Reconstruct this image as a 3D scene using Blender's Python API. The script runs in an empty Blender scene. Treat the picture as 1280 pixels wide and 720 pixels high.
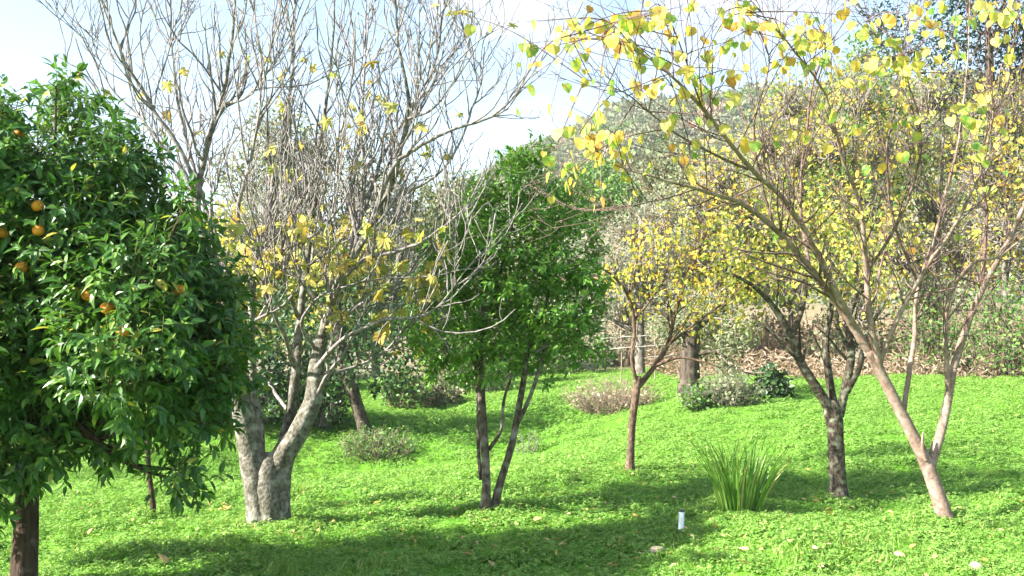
import bpy, math
import numpy as np
from mathutils import Matrix, Vector

sc = bpy.context.scene
col = sc.collection
R = math.radians

# ------------------------------------------------------------------ camera
F = 1244.0            # focal length in photo pixels (1280 wide)
CAM = np.array([0.0, 0.0, 1.6])
PITCH = math.atan(40.0 / F)
cam_d = bpy.data.cameras.new('camera')
cam_d.sensor_width = 36.0
cam_d.lens = 36.0 * F / 1280.0
cam_d.clip_start = 0.05
cam_d.clip_end = 3000.0
cam = bpy.data.objects.new('camera', cam_d)
cam.location = CAM
cam.rotation_euler = (math.pi / 2 + PITCH, 0, 0)
col.objects.link(cam)
sc.camera = cam

# ------------------------------------------------------------------ light
SUN_EL = R(34.0)
SUN_FROM = np.array([-0.93, -0.37])        # horizontal direction towards the sun (left, a little behind the camera)
SUN_FROM = SUN_FROM / np.linalg.norm(SUN_FROM)
sun_d = bpy.data.lights.new('sun', 'SUN')
sun_d.energy = 5.0
sun_d.angle = R(0.55)
sun_d.color = (1.0, 0.955, 0.87)
sun = bpy.data.objects.new('sun', sun_d)
to_sun = Vector((SUN_FROM[0] * math.cos(SUN_EL), SUN_FROM[1] * math.cos(SUN_EL), math.sin(SUN_EL)))
sun.rotation_euler = to_sun.to_track_quat('Z', 'Y').to_euler()
sun.location = (-20, -10, 20)
col.objects.link(sun)

world = bpy.data.worlds.new('World')
sc.world = world
world.use_nodes = True
wn, wl = world.node_tree.nodes, world.node_tree.links
wn.clear()
w_out = wn.new('ShaderNodeOutputWorld')
w_bg = wn.new('ShaderNodeBackground')
w_sky = wn.new('ShaderNodeTexSky')
w_sky.sky_type = 'NISHITA'
w_sky.sun_disc = False
w_sky.sun_elevation = SUN_EL
w_sky.sun_rotation = math.atan2(SUN_FROM[0], SUN_FROM[1])
w_sky.air_density = 1.0
w_sky.dust_density = 1.0
w_tc = wn.new('ShaderNodeTexCoord')
w_map = wn.new('ShaderNodeMapping')
w_map.inputs['Scale'].default_value = (1.0, 1.0, 2.4)
w_map.inputs['Location'].default_value = (1.35, 0.4, 0.35)
w_noise = wn.new('ShaderNodeTexNoise')
w_noise.inputs['Scale'].default_value = 2.3
w_noise.inputs['Detail'].default_value = 7.0
w_noise.inputs['Roughness'].default_value = 0.55
w_ramp = wn.new('ShaderNodeValToRGB')
w_ramp.color_ramp.elements[0].position = 0.55
w_ramp.color_ramp.elements[1].position = 0.74
w_mix = wn.new('ShaderNodeMix')
w_mix.data_type = 'RGBA'
w_mix.inputs['B'].default_value = (4.6, 4.7, 4.9, 1)
wl.new(w_tc.outputs['Generated'], w_map.inputs['Vector'])
wl.new(w_map.outputs['Vector'], w_noise.inputs['Vector'])
wl.new(w_noise.outputs['Fac'], w_ramp.inputs['Fac'])
wl.new(w_ramp.outputs['Color'], w_mix.inputs['Factor'])
wl.new(w_sky.outputs['Color'], w_mix.inputs['A'])
wl.new(w_mix.outputs['Result'], w_bg.inputs['Color'])
w_bg.inputs['Strength'].default_value = 0.078
wl.new(w_bg.outputs['Background'], w_out.inputs['Surface'])

sc.view_settings.view_transform = 'Standard'
sc.view_settings.look = 'None'
sc.view_settings.gamma = 1.0
sc.view_settings.exposure = 2.2
sc.render.engine = 'CYCLES'
sc.cycles.use_denoising = True
sc.cycles.max_bounces = 4
sc.cycles.diffuse_bounces = 3
sc.cycles.glossy_bounces = 2
sc.cycles.transmission_bounces = 3
sc.cycles.use_adaptive_sampling = True
sc.cycles.adaptive_threshold = 0.02
sc.cycles.transparent_max_bounces = 8
sc.cycles.sample_clamp_indirect = 6.0


# ------------------------------------------------------------------ helpers: placing
def at(px, py, Y):
    """the point at depth Y (metres along +Y from the camera) seen at that spot of the photograph"""
    dx, dy = (px - 640.0) / F, (360.0 - py) / F
    c, s = math.cos(PITCH), math.sin(PITCH)
    d = np.array([dx, c - dy * s, s + dy * c])
    return CAM + d * (Y / d[1])


def sstep(a, b, x):
    t = np.clip((x - a) / (b - a), 0, 1)
    return t * t * (3 - 2 * t)


def wave(x, y, s, seed):
    """smooth pseudo-noise, about -1..1"""
    r = np.random.default_rng(seed)
    out = 0.0
    for k in range(6):
        a = r.uniform(0, 2 * math.pi)
        f = r.uniform(0.6, 1.6) / s
        out = out + np.sin((x * math.cos(a) + y * math.sin(a)) * f * 2 * math.pi + r.uniform(0, 6.28))
    return out / 6.0 * 1.6


def gh(x, y):
    """height of the ground"""
    x = np.asarray(x, float)
    y = np.asarray(y, float)
    h = -0.75 * np.exp(-((x + 1.9) / 3.0) ** 2 - ((y - 0.25 * x - 14.6) / 2.2) ** 2)
    h = h + 0.34 * sstep(9.5, 17, y) * sstep(-1.0, 4.5, x)
    h = h - 0.15 * np.exp(-((x + 5) / 3.0) ** 2 - ((y - 12) / 3.0) ** 2)
    h = h + 0.060 * wave(x, y, 3.4, 3) + 0.028 * wave(x, y, 1.1, 5) + 0.014 * wave(x, y, 0.45, 7)
    h = h + 1.5 * sstep(24, 34, y) * sstep(2.0, 9, x) + 0.6 * sstep(26, 55, y)
    return h


def at_ground(px, py):
    lo, hi = 3.0, 60.0
    prev = lo
    for Y in np.arange(3.0, 60.0, 0.1):
        p = at(px, py, Y)
        if p[2] <= gh(p[0], p[1]):
            for _ in range(12):
                m = 0.5 * (prev + Y)
                q = at(px, py, m)
                if q[2] <= gh(q[0], q[1]):
                    Y = m
                else:
                    prev = m
            return at(px, py, Y)
        prev = Y
    return at(px, py, 30)


# ------------------------------------------------------------------ helpers: meshes
def mesh_from(name, V, polys, mat=None, smooth=False):
    """polys: list of int arrays, each (n, k): k-gons"""
    me = bpy.data.meshes.new(name)
    V = np.asarray(V, np.float32).reshape(-1, 3)
    polys = [np.asarray(p, np.int32) for p in polys if len(p)]
    loops = np.concatenate([p.ravel() for p in polys]) if polys else np.zeros(0, np.int32)
    tot = np.concatenate([np.full(len(p), p.shape[1], np.int32) for p in polys]) if polys else np.zeros(0, np.int32)
    start = np.concatenate([[0], np.cumsum(tot)[:-1]]).astype(np.int32) if len(tot) else tot
    me.vertices.add(len(V))
    me.vertices.foreach_set('co', V.ravel())
    me.loops.add(len(loops))
    me.loops.foreach_set('vertex_index', loops)
    me.polygons.add(len(tot))
    me.polygons.foreach_set('loop_start', start)
    me.polygons.foreach_set('loop_total', tot)
    me.polygons.foreach_set('use_smooth', np.full(len(tot), smooth, bool))
    me.update(calc_edges=True)
    if mat:
        me.materials.append(mat)
    return me


def link(name, data, parent=None, loc=(0, 0, 0), **props):
    o = bpy.data.objects.new(name, data)
    col.objects.link(o)
    if parent is not None:
        o.parent = parent
    o.location = loc
    for k, v in props.items():
        o[k] = v
    return o


def thing(name, loc, label, category, group=None):
    o = link(name, None, None, loc, label=label, category=category)
    o.empty_display_size = 0.2
    if group:
        o['group'] = group
    return o


def unit(v):
    v = np.asarray(v, float)
    return v / np.maximum(np.linalg.norm(v, axis=-1, keepdims=True), 1e-9)


class Tubes:
    def __init__(self):
        self.d = {}

    def add(self, P, r, sides=5):
        P = np.asarray(P, float)
        r = np.broadcast_to(np.asarray(r, float), (len(P),))
        self.d.setdefault((len(P), sides), []).append((P, r))

    def arrays(self, rough=0.0, seed=0):
        rng = np.random.default_rng(seed)
        Vs, Qs, off = [], [], 0
        caps = []
        for (n, s), lst in self.d.items():
            P = np.array([a for a, b in lst])
            rr = np.array([b for a, b in lst])
            T = np.empty_like(P)
            T[:, 1:-1] = P[:, 2:] - P[:, :-2]
            T[:, 0] = P[:, 1] - P[:, 0]
            T[:, -1] = P[:, -1] - P[:, -2]
            T = unit(T)
            mean = unit(P[:, -1] - P[:, 0])
            ref = np.where(np.abs(mean[:, 2:3]) > 0.8, np.array([[0.9, 0.3, 0.0]]), np.array([[0.1, 0.2, 1.0]]))
            ref = np.repeat(ref[:, None, :], n, 1)
            u = unit(np.cross(T, ref))
            v = np.cross(T, u)
            th = np.arange(s) / s * 2 * math.pi
            ring = (np.cos(th)[None, None, :, None] * u[:, :, None, :] + np.sin(th)[None, None, :, None] * v[:, :, None, :])
            rad = rr[:, :, None]
            if rough > 0 and s >= 8:
                ph = rng.uniform(0, 6.28, (len(P), 1, 4))
                t = np.linspace(0, 1, n)[None, :, None]
                thb = th[None, None, :]
                lump = (0.5 * np.sin(3 * thb + ph[..., 0:1] + 3 * t) + 0.35 * np.sin(5 * thb + ph[..., 1:2] - 7 * t)
                        + 0.3 * np.sin(2 * thb + ph[..., 2:3] + 13 * t) + rng.normal(0, 0.35, (len(P), n, s)))
                rad = rad * (1 + rough * lump)
            V = P[:, :, None, :] + ring * rad[..., None]
            M = len(P)
            idx = np.arange(M * n * s).reshape(M, n, s)
            a = idx[:, :-1, :]
            b = np.roll(idx, -1, 2)[:, :-1, :]
            c = np.roll(idx, -1, 2)[:, 1:, :]
            d = idx[:, 1:, :]
            Q = np.stack([a, b, c, d], -1).reshape(-1, 4) + off
            Vs.append(V.reshape(-1, 3))
            Qs.append(Q)
            caps.append((idx[:, -1, :] + off, s))
            off += M * n * s
        if not Vs:
            return np.zeros((0, 3)), []
        polys = [np.concatenate(Qs)] + [c for c, s in caps]
        return np.concatenate(Vs), polys

    def build(self, name, mat, parent, base=(0, 0, 0), rough=0.0, seed=0, **props):
        V, polys = self.arrays(rough, seed)
        if len(V) == 0:
            return None
        me = mesh_from(name, V - np.asarray(base), polys, mat, True)
        return link(name, me, parent, **props)


def smooth_path(pts, step):
    """Catmull-Rom through pts (n, d), resampled about every step metres"""
    P = np.asarray(pts, float)
    if len(P) == 2:
        n = max(3, int(np.linalg.norm(P[1, :3] - P[0, :3]) / step) + 1)
        t = np.linspace(0, 1, n)[:, None]
        return P[0] * (1 - t) + P[1] * t
    Q = np.vstack([2 * P[0] - P[1], P, 2 * P[-1] - P[-2]])
    out = []
    for i in range(1, len(Q) - 2):
        p0, p1, p2, p3 = Q[i - 1], Q[i], Q[i + 1], Q[i + 2]
        n = max(2, int(np.linalg.norm(p2[:3] - p1[:3]) / step) + 1)
        t = np.linspace(0, 1, n, endpoint=False)[:, None]
        out.append(0.5 * ((2 * p1) + (-p0 + p2) * t + (2 * p0 - 5 * p1 + 4 * p2 - p3) * t ** 2 + (-p0 + 3 * p1 - 3 * p2 + p3) * t ** 3))
    out.append(P[-1:])
    return np.vstack(out)


def limb(pts, Y, k=1.0, step=0.09):
    """pts: (px, py, depth offset, radius) -> points, radii"""
    A = np.array([np.append(at(p[0], p[1], Y + p[2]), p[3] * k) for p in pts])
    S = smooth_path(A, step)
    return S[:, :3], np.maximum(S[:, 3], 0.0015)


def perp(d, rng):
    a = rng.normal(size=3)
    a = a - d * np.dot(a, d)
    return a / max(np.linalg.norm(a), 1e-6)


def grow(tubes, rng, P, r, lev, cfg, nodes):
    """side shoots along a path; cfg[lev] = dict(n, ang, len, up, rk, pts, sides, t0)"""
    if lev >= len(cfg):
        return
    c = cfg[lev]
    seg = np.linalg.norm(np.diff(P, axis=0), axis=1)
    L = seg.sum()
    n = rng.poisson(c['n'] * L) if c.get('per_m', True) else c['n']
    cum = np.concatenate([[0], np.cumsum(seg)]) / max(L, 1e-6)
    for _ in range(n):
        t = c['t0'] + (1 - c['t0']) * rng.uniform() ** 0.85
        i = min(np.searchsorted(cum, t), len(P) - 1)
        i = max(i, 1)
        f = (t - cum[i - 1]) / max(cum[i] - cum[i - 1], 1e-6)
        p = P[i - 1] * (1 - f) + P[i] * f
        d = unit(P[i] - P[i - 1])
        rad = (r[i - 1] * (1 - f) + r[i] * f)
        a = R(rng.normal(c['ang'], 10))
        d2 = unit(d * math.cos(a) + perp(d, rng) * math.sin(a) + np.array([0, 0, c['up'] * 0.5]))
        ln = c['len'] * rng.uniform(0.55, 1.25) * (1.15 - 0.45 * t)
        r0 = min(rad * 0.8, max(c['rmin'], rad * c['rk']))
        m = c['pts']
        Q = [p]
        dd = d2
        for j in range(m - 1):
            dd = unit(dd + rng.normal(0, c['wig'], 3) + np.array([0, 0, c['up'] * 0.28]))
            Q.append(Q[-1] + dd * ln / (m - 1))
        Q = np.array(Q)
        rr = np.linspace(r0, max(c['rmin'] * 0.6, r0 * 0.35), m)
        tubes.add(Q, rr, c['sides'])
        nodes.append((Q[-1], dd, lev))
        nodes.append((Q[m // 2], unit(Q[m // 2] - Q[m // 2 - 1]), lev))
        grow(tubes, rng, Q, rr, lev + 1, cfg, nodes)


# leaf templates: x across, y along the leaf, z out of its face
def tpl_lance(w=0.19, droop=0.16, fold=0.07):
    ys = [0.0, 0.28, 0.62, 1.0]
    ws = [0.0, w, w * 0.86, 0.0]
    V, z = [], lambda y: -droop * y * y
    V.append((0, 0, 0))
    for y, ww in zip(ys[1:3], ws[1:3]):
        V += [(-ww, y, z(y) + fold), (0, y, z(y)), (ww, y, z(y) + fold)]
    V.append((0, 1, z(1)))
    T = [(0, 2, 1), (0, 3, 2), (4, 5, 7), (5, 6, 7)]
    Q = [(1, 2, 5, 4), (2, 3, 6, 5)]
    return np.array(V, float), [np.array(T), np.array(Q)]


def tpl_heart():
    out = [(0.0, 0.0), (0.24, -0.10), (0.46, 0.04), (0.54, 0.30), (0.44, 0.58), (0.22, 0.82), (0.0, 0.96)]
    V = [(0.0, y, -0.05 * y * y - 0.02) for y in (0.0, 0.32, 0.64, 0.96)]
    pts = out[1:-1]
    rt = [(x, y, 0.11 * x * x * 4 * 0.5 - 0.06 * y * y) for x, y in pts]
    lf = [(-x, y, z) for x, y, z in rt]
    V = V + rt + lf            # mid 0-3, right 4-8, left 9-13
    T = [(0, 4, 5), (0, 5, 1), (1, 5, 6), (1, 6, 2), (6, 7, 2), (2, 7, 8), (2, 8, 3)]
    T += [(0, 10, 9), (0, 1, 10), (1, 11, 10), (1, 2, 11), (11, 2, 12), (2, 13, 12), (2, 3, 13)]
    return np.array(V, float), [np.array(T)]


def tpl_fig():
    o = [(0.05, 0.0), (0.30, -0.06), (0.46, 0.10), (0.34, 0.24), (0.52, 0.40), (0.56, 0.58), (0.40, 0.60), (0.22, 0.50), (0.20, 0.74), (0.12, 0.94), (0.0, 1.0)]
    rt = [(x, y, 0.10 * math.sin(6 * x + 3 * y) - 0.22 * x * x - 0.12 * y * y) for x, y in o]
    lf = [(-x, y, z - 0.03) for x, y, z in rt[:-1]]
    V = [(0, 0.34, 0.05)] + rt + lf
    n = len(rt)
    T = [(0, 1 + i, 2 + i) for i in range(n - 1)]
    L0 = 1 + n
    T += [(0, L0 + i + 1, L0 + i) for i in range(n - 2)]
    T += [(0, n, L0 + n - 2)]
    T += [(0, L0, 1)]
    return np.array(V, float), [np.array(T)]


def tpl_oval(w=0.32):
    V = np.array([(0, 0, 0), (w, 0.5, 0.08), (0, 1.0, -0.05), (-w, 0.5, 0.08)], float)
    return V, [np.array([(0, 1, 2), (0, 2, 3)])]


def leaf_frames(pos, ydir, nrm):
    y = unit(ydir)
    z = nrm - y * np.sum(nrm * y, -1, keepdims=True)
    z = unit(z + 1e-6)
    x = np.cross(y, z)
    return x, y, z


def leaf_verts(tpl, pos, ydir, nrm, size):
    V, polys = tpl
    x, y, z = leaf_frames(pos, ydir, nrm)
    size = np.broadcast_to(size, (len(pos),))
    W = pos[:, None, :] + size[:, None, None] * (V[None, :, 0:1] * x[:, None, :] + V[None, :, 1:2] * y[:, None, :] + V[None, :, 2:3] * z[:, None, :])
    N, k = len(pos), len(V)
    off = (np.arange(N) * k)[:, None, None]
    return W.reshape(-1, 3), [(p[None] + off).reshape(-1, p.shape[1]) for p in polys]


def leaf_mesh(name, tpl, pos, ydir, nrm, size, mat, parent, base, **props):
    V, polys = leaf_verts(tpl, pos, ydir, nrm, size)
    return link(name, mesh_from(name, V - base, polys, mat, False), parent, **props)


def leaf_objects(name, tpl, pos, ydir, nrm, size, mat, parent, base):
    """one object for each leaf, all sharing one mesh"""
    vr = np.random.default_rng(len(pos))
    mes = []
    for q in range(6):
        V = tpl[0].copy()
        V[:, 0] *= vr.uniform(.82, 1.15)
        V[:, 2] = V[:, 2] * vr.uniform(.5, 1.9) - vr.uniform(-.05, .22) * V[:, 1] ** 2 + vr.uniform(-.25, .45) * V[:, 0] ** 2
        V[:, 0] += vr.uniform(-.12, .12) * V[:, 1] ** 2
        V += vr.normal(0, .018, V.shape)
        mes.append(mesh_from(name, V, tpl[1], mat, False))
    x, y, z = leaf_frames(pos, ydir, nrm)
    size = np.broadcast_to(size, (len(pos),))
    for i in range(len(pos)):
        o = bpy.data.objects.new(name, mes[i % 6])
        col.objects.link(o)
        o.parent = parent
        m = Matrix(((x[i][0], y[i][0], z[i][0], 0), (x[i][1], y[i][1], z[i][1], 0), (x[i][2], y[i][2], z[i][2], 0), (0, 0, 0, 1)))
        o.matrix_basis = Matrix.Translation(Vector(pos[i] - base)) @ m @ Matrix.Diagonal((size[i], size[i], size[i], 1))


def project(p):
    d = p - CAM
    c, s = math.cos(PITCH), math.sin(PITCH)
    f = d[:, 1] * c + d[:, 2] * s
    u = -d[:, 1] * s + d[:, 2] * c
    return 640 + F * d[:, 0] / f, 360 - F * u / f, f


def split_leaves(pos, size, n=300):
    """the n leaves that show largest in the photograph"""
    px, py, f = project(pos)
    inside = (px > 4) & (px < 1276) & (py > 4) & (py < 716)
    score = np.where(inside, size / f, 0)
    k = min(n, int(inside.sum()))
    order = np.argsort(-score)
    m = np.zeros(len(pos), bool)
    m[order[:k]] = True
    return m


# ------------------------------------------------------------------ materials
def new_mat(name):
    m = bpy.data.materials.new(name)
    m.use_nodes = True
    n = m.node_tree.nodes
    n.clear()
    out = n.new('ShaderNodeOutputMaterial')
    return m, n, m.node_tree.links, out


def ramp(n, stops):
    r = n.new('ShaderNodeValToRGB')
    e = r.color_ramp.elements
    while len(e) < len(stops):
        e.new(0.5)
    for el, (p, c) in zip(e, stops):
        el.position = p
        el.color = (*c, 1)
    return r


def leaf_mat(name, stops, trans=0.35, rough=0.45, spec=0.4, tmul=1.5, mottle=0.0, mcol=(0.4, 0.2, 0.02)):
    m, n, l, out = new_mat(name)
    geo = n.new('ShaderNodeNewGeometry')
    oi = n.new('ShaderNodeObjectInfo')
    add = n.new('ShaderNodeMath'); add.operation = 'ADD'
    fr = n.new('ShaderNodeMath'); fr.operation = 'FRACT'
    l.new(geo.outputs['Random Per Island'], add.inputs[0])
    l.new(oi.outputs['Random'], add.inputs[1])
    l.new(add.outputs[0], fr.inputs[0])
    rp = ramp(n, stops)
    l.new(fr.outputs[0], rp.inputs['Fac'])
    colour = rp.outputs['Color']
    if mottle > 0:
        tc = n.new('ShaderNodeTexCoord')
        nz = n.new('ShaderNodeTexNoise')
        nz.noise_dimensions = '4D'
        nz.inputs['Scale'].default_value = mottle
        nz.inputs['Detail'].default_value = 3
        mul = n.new('ShaderNodeMath'); mul.operation = 'MULTIPLY'; mul.inputs[1].default_value = 37.0
        l.new(fr.outputs[0], mul.inputs[0])
        l.new(mul.outputs[0], nz.inputs['W'])
        l.new(tc.outputs['Object'], nz.inputs['Vector'])
        r2 = ramp(n, [(0.45, (0, 0, 0)), (0.68, (1, 1, 1))])
        l.new(nz.outputs['Fac'], r2.inputs['Fac'])
        mx = n.new('ShaderNodeMix'); mx.data_type = 'RGBA'
        l.new(r2.outputs['Color'], mx.inputs['Factor'])
        l.new(colour, mx.inputs['A'])
        mx.inputs['B'].default_value = (*mcol, 1)
        colour = mx.outputs['Result']
    p = n.new('ShaderNodeBsdfPrincipled')
    p.inputs['Roughness'].default_value = rough
    p.inputs['Specular IOR Level'].default_value = spec
    l.new(colour, p.inputs['Base Color'])
    t = n.new('ShaderNodeBsdfTranslucent')
    hs = n.new('ShaderNodeMix'); hs.data_type = 'RGBA'; hs.blend_type = 'MULTIPLY'
    hs.inputs['Factor'].default_value = 1.0
    hs.inputs['B'].default_value = (tmul * 1.08, tmul, tmul * 0.55, 1)
    l.new(colour, hs.inputs['A'])
    l.new(hs.outputs['Result'], t.inputs['Color'])
    mix = n.new('ShaderNodeMixShader')
    mix.inputs['Fac'].default_value = trans
    l.new(p.outputs[0], mix.inputs[1])
    l.new(t.outputs[0], mix.inputs[2])
    l.new(mix.outputs[0], out.inputs['Surface'])
    return m


def bark_mat(name, base, dark, patch, scale=14.0, patch_amt=0.55, bump=0.5, stretch=0.35, rough=0.9):
    m, n, l, out = new_mat(name)
    tc = n.new('ShaderNodeTexCoord')
    mp = n.new('ShaderNodeMapping')
    mp.inputs['Scale'].default_value = (1, 1, stretch)
    l.new(tc.outputs['Object'], mp.inputs['Vector'])
    n1 = n.new('ShaderNodeTexNoise')
    n1.inputs['Scale'].default_value = scale * 3
    n1.inputs['Detail'].default_value = 6
    l.new(mp.outputs['Vector'], n1.inputs['Vector'])
    r1 = ramp(n, [(0.36, dark), (0.62, base)])
    l.new(n1.outputs['Fac'], r1.inputs['Fac'])
    n2 = n.new('ShaderNodeTexNoise')
    n2.inputs['Scale'].default_value = scale
    n2.inputs['Detail'].default_value = 4
    l.new(tc.outputs['Object'], n2.inputs['Vector'])
    r2 = ramp(n, [(1 - patch_amt - 0.10, (0, 0, 0)), (1 - patch_amt + 0.12, (1, 1, 1))])
    l.new(n2.outputs['Fac'], r2.inputs['Fac'])
    mx = n.new('ShaderNodeMix'); mx.data_type = 'RGBA'
    l.new(r2.outputs['Color'], mx.inputs['Factor'])
    l.new(r1.outputs['Color'], mx.inputs['A'])
    mx.inputs['B'].default_value = (*patch, 1)
    p = n.new('ShaderNodeBsdfPrincipled')
    p.inputs['Roughness'].default_value = rough
    p.inputs['Specular IOR Level'].default_value = 0.15
    l.new(mx.outputs['Result'], p.inputs['Base Color'])
    b = n.new('ShaderNodeBump')
    b.inputs['Strength'].default_value = bump
    b.inputs['Distance'].default_value = 0.012
    l.new(n1.outputs['Fac'], b.inputs['Height'])
    l.new(b.outputs['Normal'], p.inputs['Normal'])
    l.new(p.outputs[0], out.inputs['Surface'])
    return m


def plain_mat(name, c1, c2, scale=20.0, rough=0.8, bump=0.2, dist=0.01, spec=0.3):
    m, n, l, out = new_mat(name)
    tc = n.new('ShaderNodeTexCoord')
    nz = n.new('ShaderNodeTexNoise')
    nz.inputs['Scale'].default_value = scale
    nz.inputs['Detail'].default_value = 6
    l.new(tc.outputs['Object'], nz.inputs['Vector'])
    rp = ramp(n, [(0.35, c1), (0.65, c2)])
    l.new(nz.outputs['Fac'], rp.inputs['Fac'])
    p = n.new('ShaderNodeBsdfPrincipled')
    p.inputs['Roughness'].default_value = rough
    p.inputs['Specular IOR Level'].default_value = spec
    l.new(rp.outputs['Color'], p.inputs['Base Color'])
    b = n.new('ShaderNodeBump')
    b.inputs['Strength'].default_value = bump
    b.inputs['Distance'].default_value = dist
    l.new(nz.outputs['Fac'], b.inputs['Height'])
    l.new(b.outputs['Normal'], p.inputs['Normal'])
    l.new(p.outputs[0], out.inputs['Surface'])
    return m


M = {}
M['clover'] = leaf_mat('clover leaf', [(0.0, (0.105, 0.245, 0.034)), (0.5, (0.18, 0.345, 0.06)), (0.93, (0.26, 0.43, 0.095)), (1.0, (0.40, 0.44, 0.15))], 0.38, 0.6, 0.25, 1.3)
M['grass'] = leaf_mat('grass blade', [(0.0, (0.12, 0.26, 0.04)), (0.6, (0.20, 0.36, 0.065)), (0.92, (0.31, 0.43, 0.11)), (1.0, (0.50, 0.44, 0.22))], 0.38, 0.6, 0.25, 1.3)
M['orange_leaf'] = leaf_mat('orange leaf', [(0.0, (0.028, 0.085, 0.014)), (0.5, (0.05, 0.135, 0.020)), (0.86, (0.10, 0.205, 0.034)), (0.975, (0.18, 0.28, 0.055)), (1.0, (0.42, 0.36, 0.06))], 0.28, 0.38, 0.45, 1.8)
M['citrus_leaf'] = leaf_mat('citrus leaf', [(0.0, (0.055, 0.16, 0.018)), (0.5, (0.105, 0.25, 0.030)), (0.9, (0.17, 0.33, 0.048)), (1.0, (0.29, 0.39, 0.08))], 0.32, 0.38, 0.45, 1.6)
M['redbud_leaf'] = leaf_mat('heart leaf', [(0.0, (0.14, 0.32, 0.06)), (0.28, (0.31, 0.46, 0.10)), (0.50, (0.52, 0.54, 0.15)), (0.75, (0.66, 0.55, 0.14)), (0.92, (0.66, 0.42, 0.09)), (1.0, (0.50, 0.24, 0.06))], 0.48, 0.5, 0.3, 1.15, 2.2, (0.60, 0.46, 0.10))
M['fig_leaf'] = leaf_mat('fig leaf', [(0.0, (0.24, 0.32, 0.07)), (0.35, (0.44, 0.42, 0.13)), (0.75, (0.56, 0.46, 0.13)), (1.0, (0.46, 0.30, 0.08))], 0.40, 0.6, 0.25, 1.15, 2.0, (0.34, 0.34, 0.08))
M['yellow_leaf'] = leaf_mat('yellow leaf', [(0.0, (0.13, 0.19, 0.04)), (0.25, (0.27, 0.31, 0.06)), (0.55, (0.52, 0.45, 0.09)), (0.88, (0.66, 0.48, 0.08)), (1.0, (0.50, 0.28, 0.06))], 0.44, 0.6, 0.2, 1.25)
M['lime_leaf'] = leaf_mat('yellow green leaf', [(0.0, (0.11, 0.17, 0.04)), (0.3, (0.23, 0.30, 0.065)), (0.65, (0.46, 0.44, 0.11)), (1.0, (0.62, 0.48, 0.11))], 0.44, 0.6, 0.2, 1.25)
M['olive_leaf'] = leaf_mat('grey green leaf', [(0.0, (0.09, 0.12, 0.05)), (0.5, (0.16, 0.19, 0.09)), (1.0, (0.28, 0.29, 0.17))], 0.25, 0.6, 0.3, 1.3)
M['silver_leaf'] = leaf_mat('silver grey leaf', [(0.0, (0.12, 0.14, 0.085)), (0.5, (0.20, 0.21, 0.145)), (1.0, (0.30, 0.285, 0.21))], 0.25, 0.65, 0.3, 1.2)
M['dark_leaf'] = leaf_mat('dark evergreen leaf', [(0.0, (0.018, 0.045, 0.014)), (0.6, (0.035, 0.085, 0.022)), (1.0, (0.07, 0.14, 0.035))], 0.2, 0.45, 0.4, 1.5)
M['green_leaf'] = leaf_mat('mid green leaf', [(0.0, (0.045, 0.12, 0.025)), (0.6, (0.09, 0.20, 0.04)), (1.0, (0.20, 0.30, 0.07))], 0.3, 0.5, 0.35, 1.5)
M['pine_leaf'] = leaf_mat('pine needle', [(0.0, (0.012, 0.028, 0.016)), (0.6, (0.022, 0.05, 0.024)), (1.0, (0.05, 0.09, 0.04))], 0.12, 0.6, 0.3, 1.2)
M['dry_leaf'] = leaf_mat('dry brush', [(0.0, (0.21, 0.145, 0.10)), (0.5, (0.34, 0.25, 0.185)), (1.0, (0.46, 0.365, 0.28))], 0.25, 0.8, 0.15, 1.1)
M['iris_leaf'] = leaf_mat('sword leaf', [(0.0, (0.065, 0.185, 0.022)), (0.6, (0.125, 0.28, 0.038)), (0.95, (0.25, 0.38, 0.08)), (1.0, (0.42, 0.36, 0.14))], 0.36, 0.42, 0.45, 1.4)
M['fallen'] = leaf_mat('fallen leaf', [(0.0, (0.62, 0.36, 0.08)), (0.5, (0.60, 0.45, 0.22)), (1.0, (0.70, 0.55, 0.34))], 0.2, 0.7, 0.2, 1.1, 2.0, (0.45, 0.26, 0.10))
M['fig_bark'] = bark_mat('fig bark', (0.165, 0.15, 0.118), (0.065, 0.06, 0.045), (0.31, 0.295, 0.255), 15.0, 0.42, 0.9, 0.8)
M['fig_twig'] = bark_mat('fig twig bark', (0.22, 0.195, 0.18), (0.115, 0.097, 0.088), (0.32, 0.295, 0.27), 20.0, 0.42, 0.2)
M['redbud_bark'] = bark_mat('redbud bark', (0.27, 0.185, 0.145), (0.17, 0.115, 0.09), (0.35, 0.27, 0.225), 12.0, 0.42, 0.3, 1.0)
M['redbud_twig'] = bark_mat('redbud twig bark', (0.17, 0.11, 0.095), (0.09, 0.055, 0.05), (0.25, 0.18, 0.155), 25.0, 0.4, 0.1)
M['orange_bark'] = bark_mat('orange bark', (0.075, 0.048, 0.035), (0.032, 0.021, 0.016), (0.13, 0.10, 0.078), 16.0, 0.36, 0.8, 0.2)
M['citrus_bark'] = bark_mat('citrus bark', (0.13, 0.10, 0.078), (0.05, 0.036, 0.028), (0.27, 0.245, 0.21), 13.0, 0.42, 0.6, 0.4)
M['brown_bark'] = bark_mat('brown bark', (0.16, 0.105, 0.07), (0.07, 0.046, 0.033), (0.26, 0.205, 0.155), 18.0, 0.36, 0.6, 0.4)
M['lichen_bark'] = bark_mat('lichened bark', (0.10, 0.077, 0.057), (0.032, 0.025, 0.02), (0.25, 0.265, 0.18), 19.0, 0.40, 0.9, 0.5)
M['old_bark'] = bark_mat('old furrowed bark', (0.085, 0.066, 0.05), (0.03, 0.024, 0.018), (0.13, 0.115, 0.085), 7.0, 0.4, 1.0, 0.2)
M['pale_bark'] = bark_mat('pale bark', (0.17, 0.145, 0.12), (0.085, 0.07, 0.058), (0.27, 0.25, 0.22), 8.0, 0.4, 0.3, 0.8)
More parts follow.
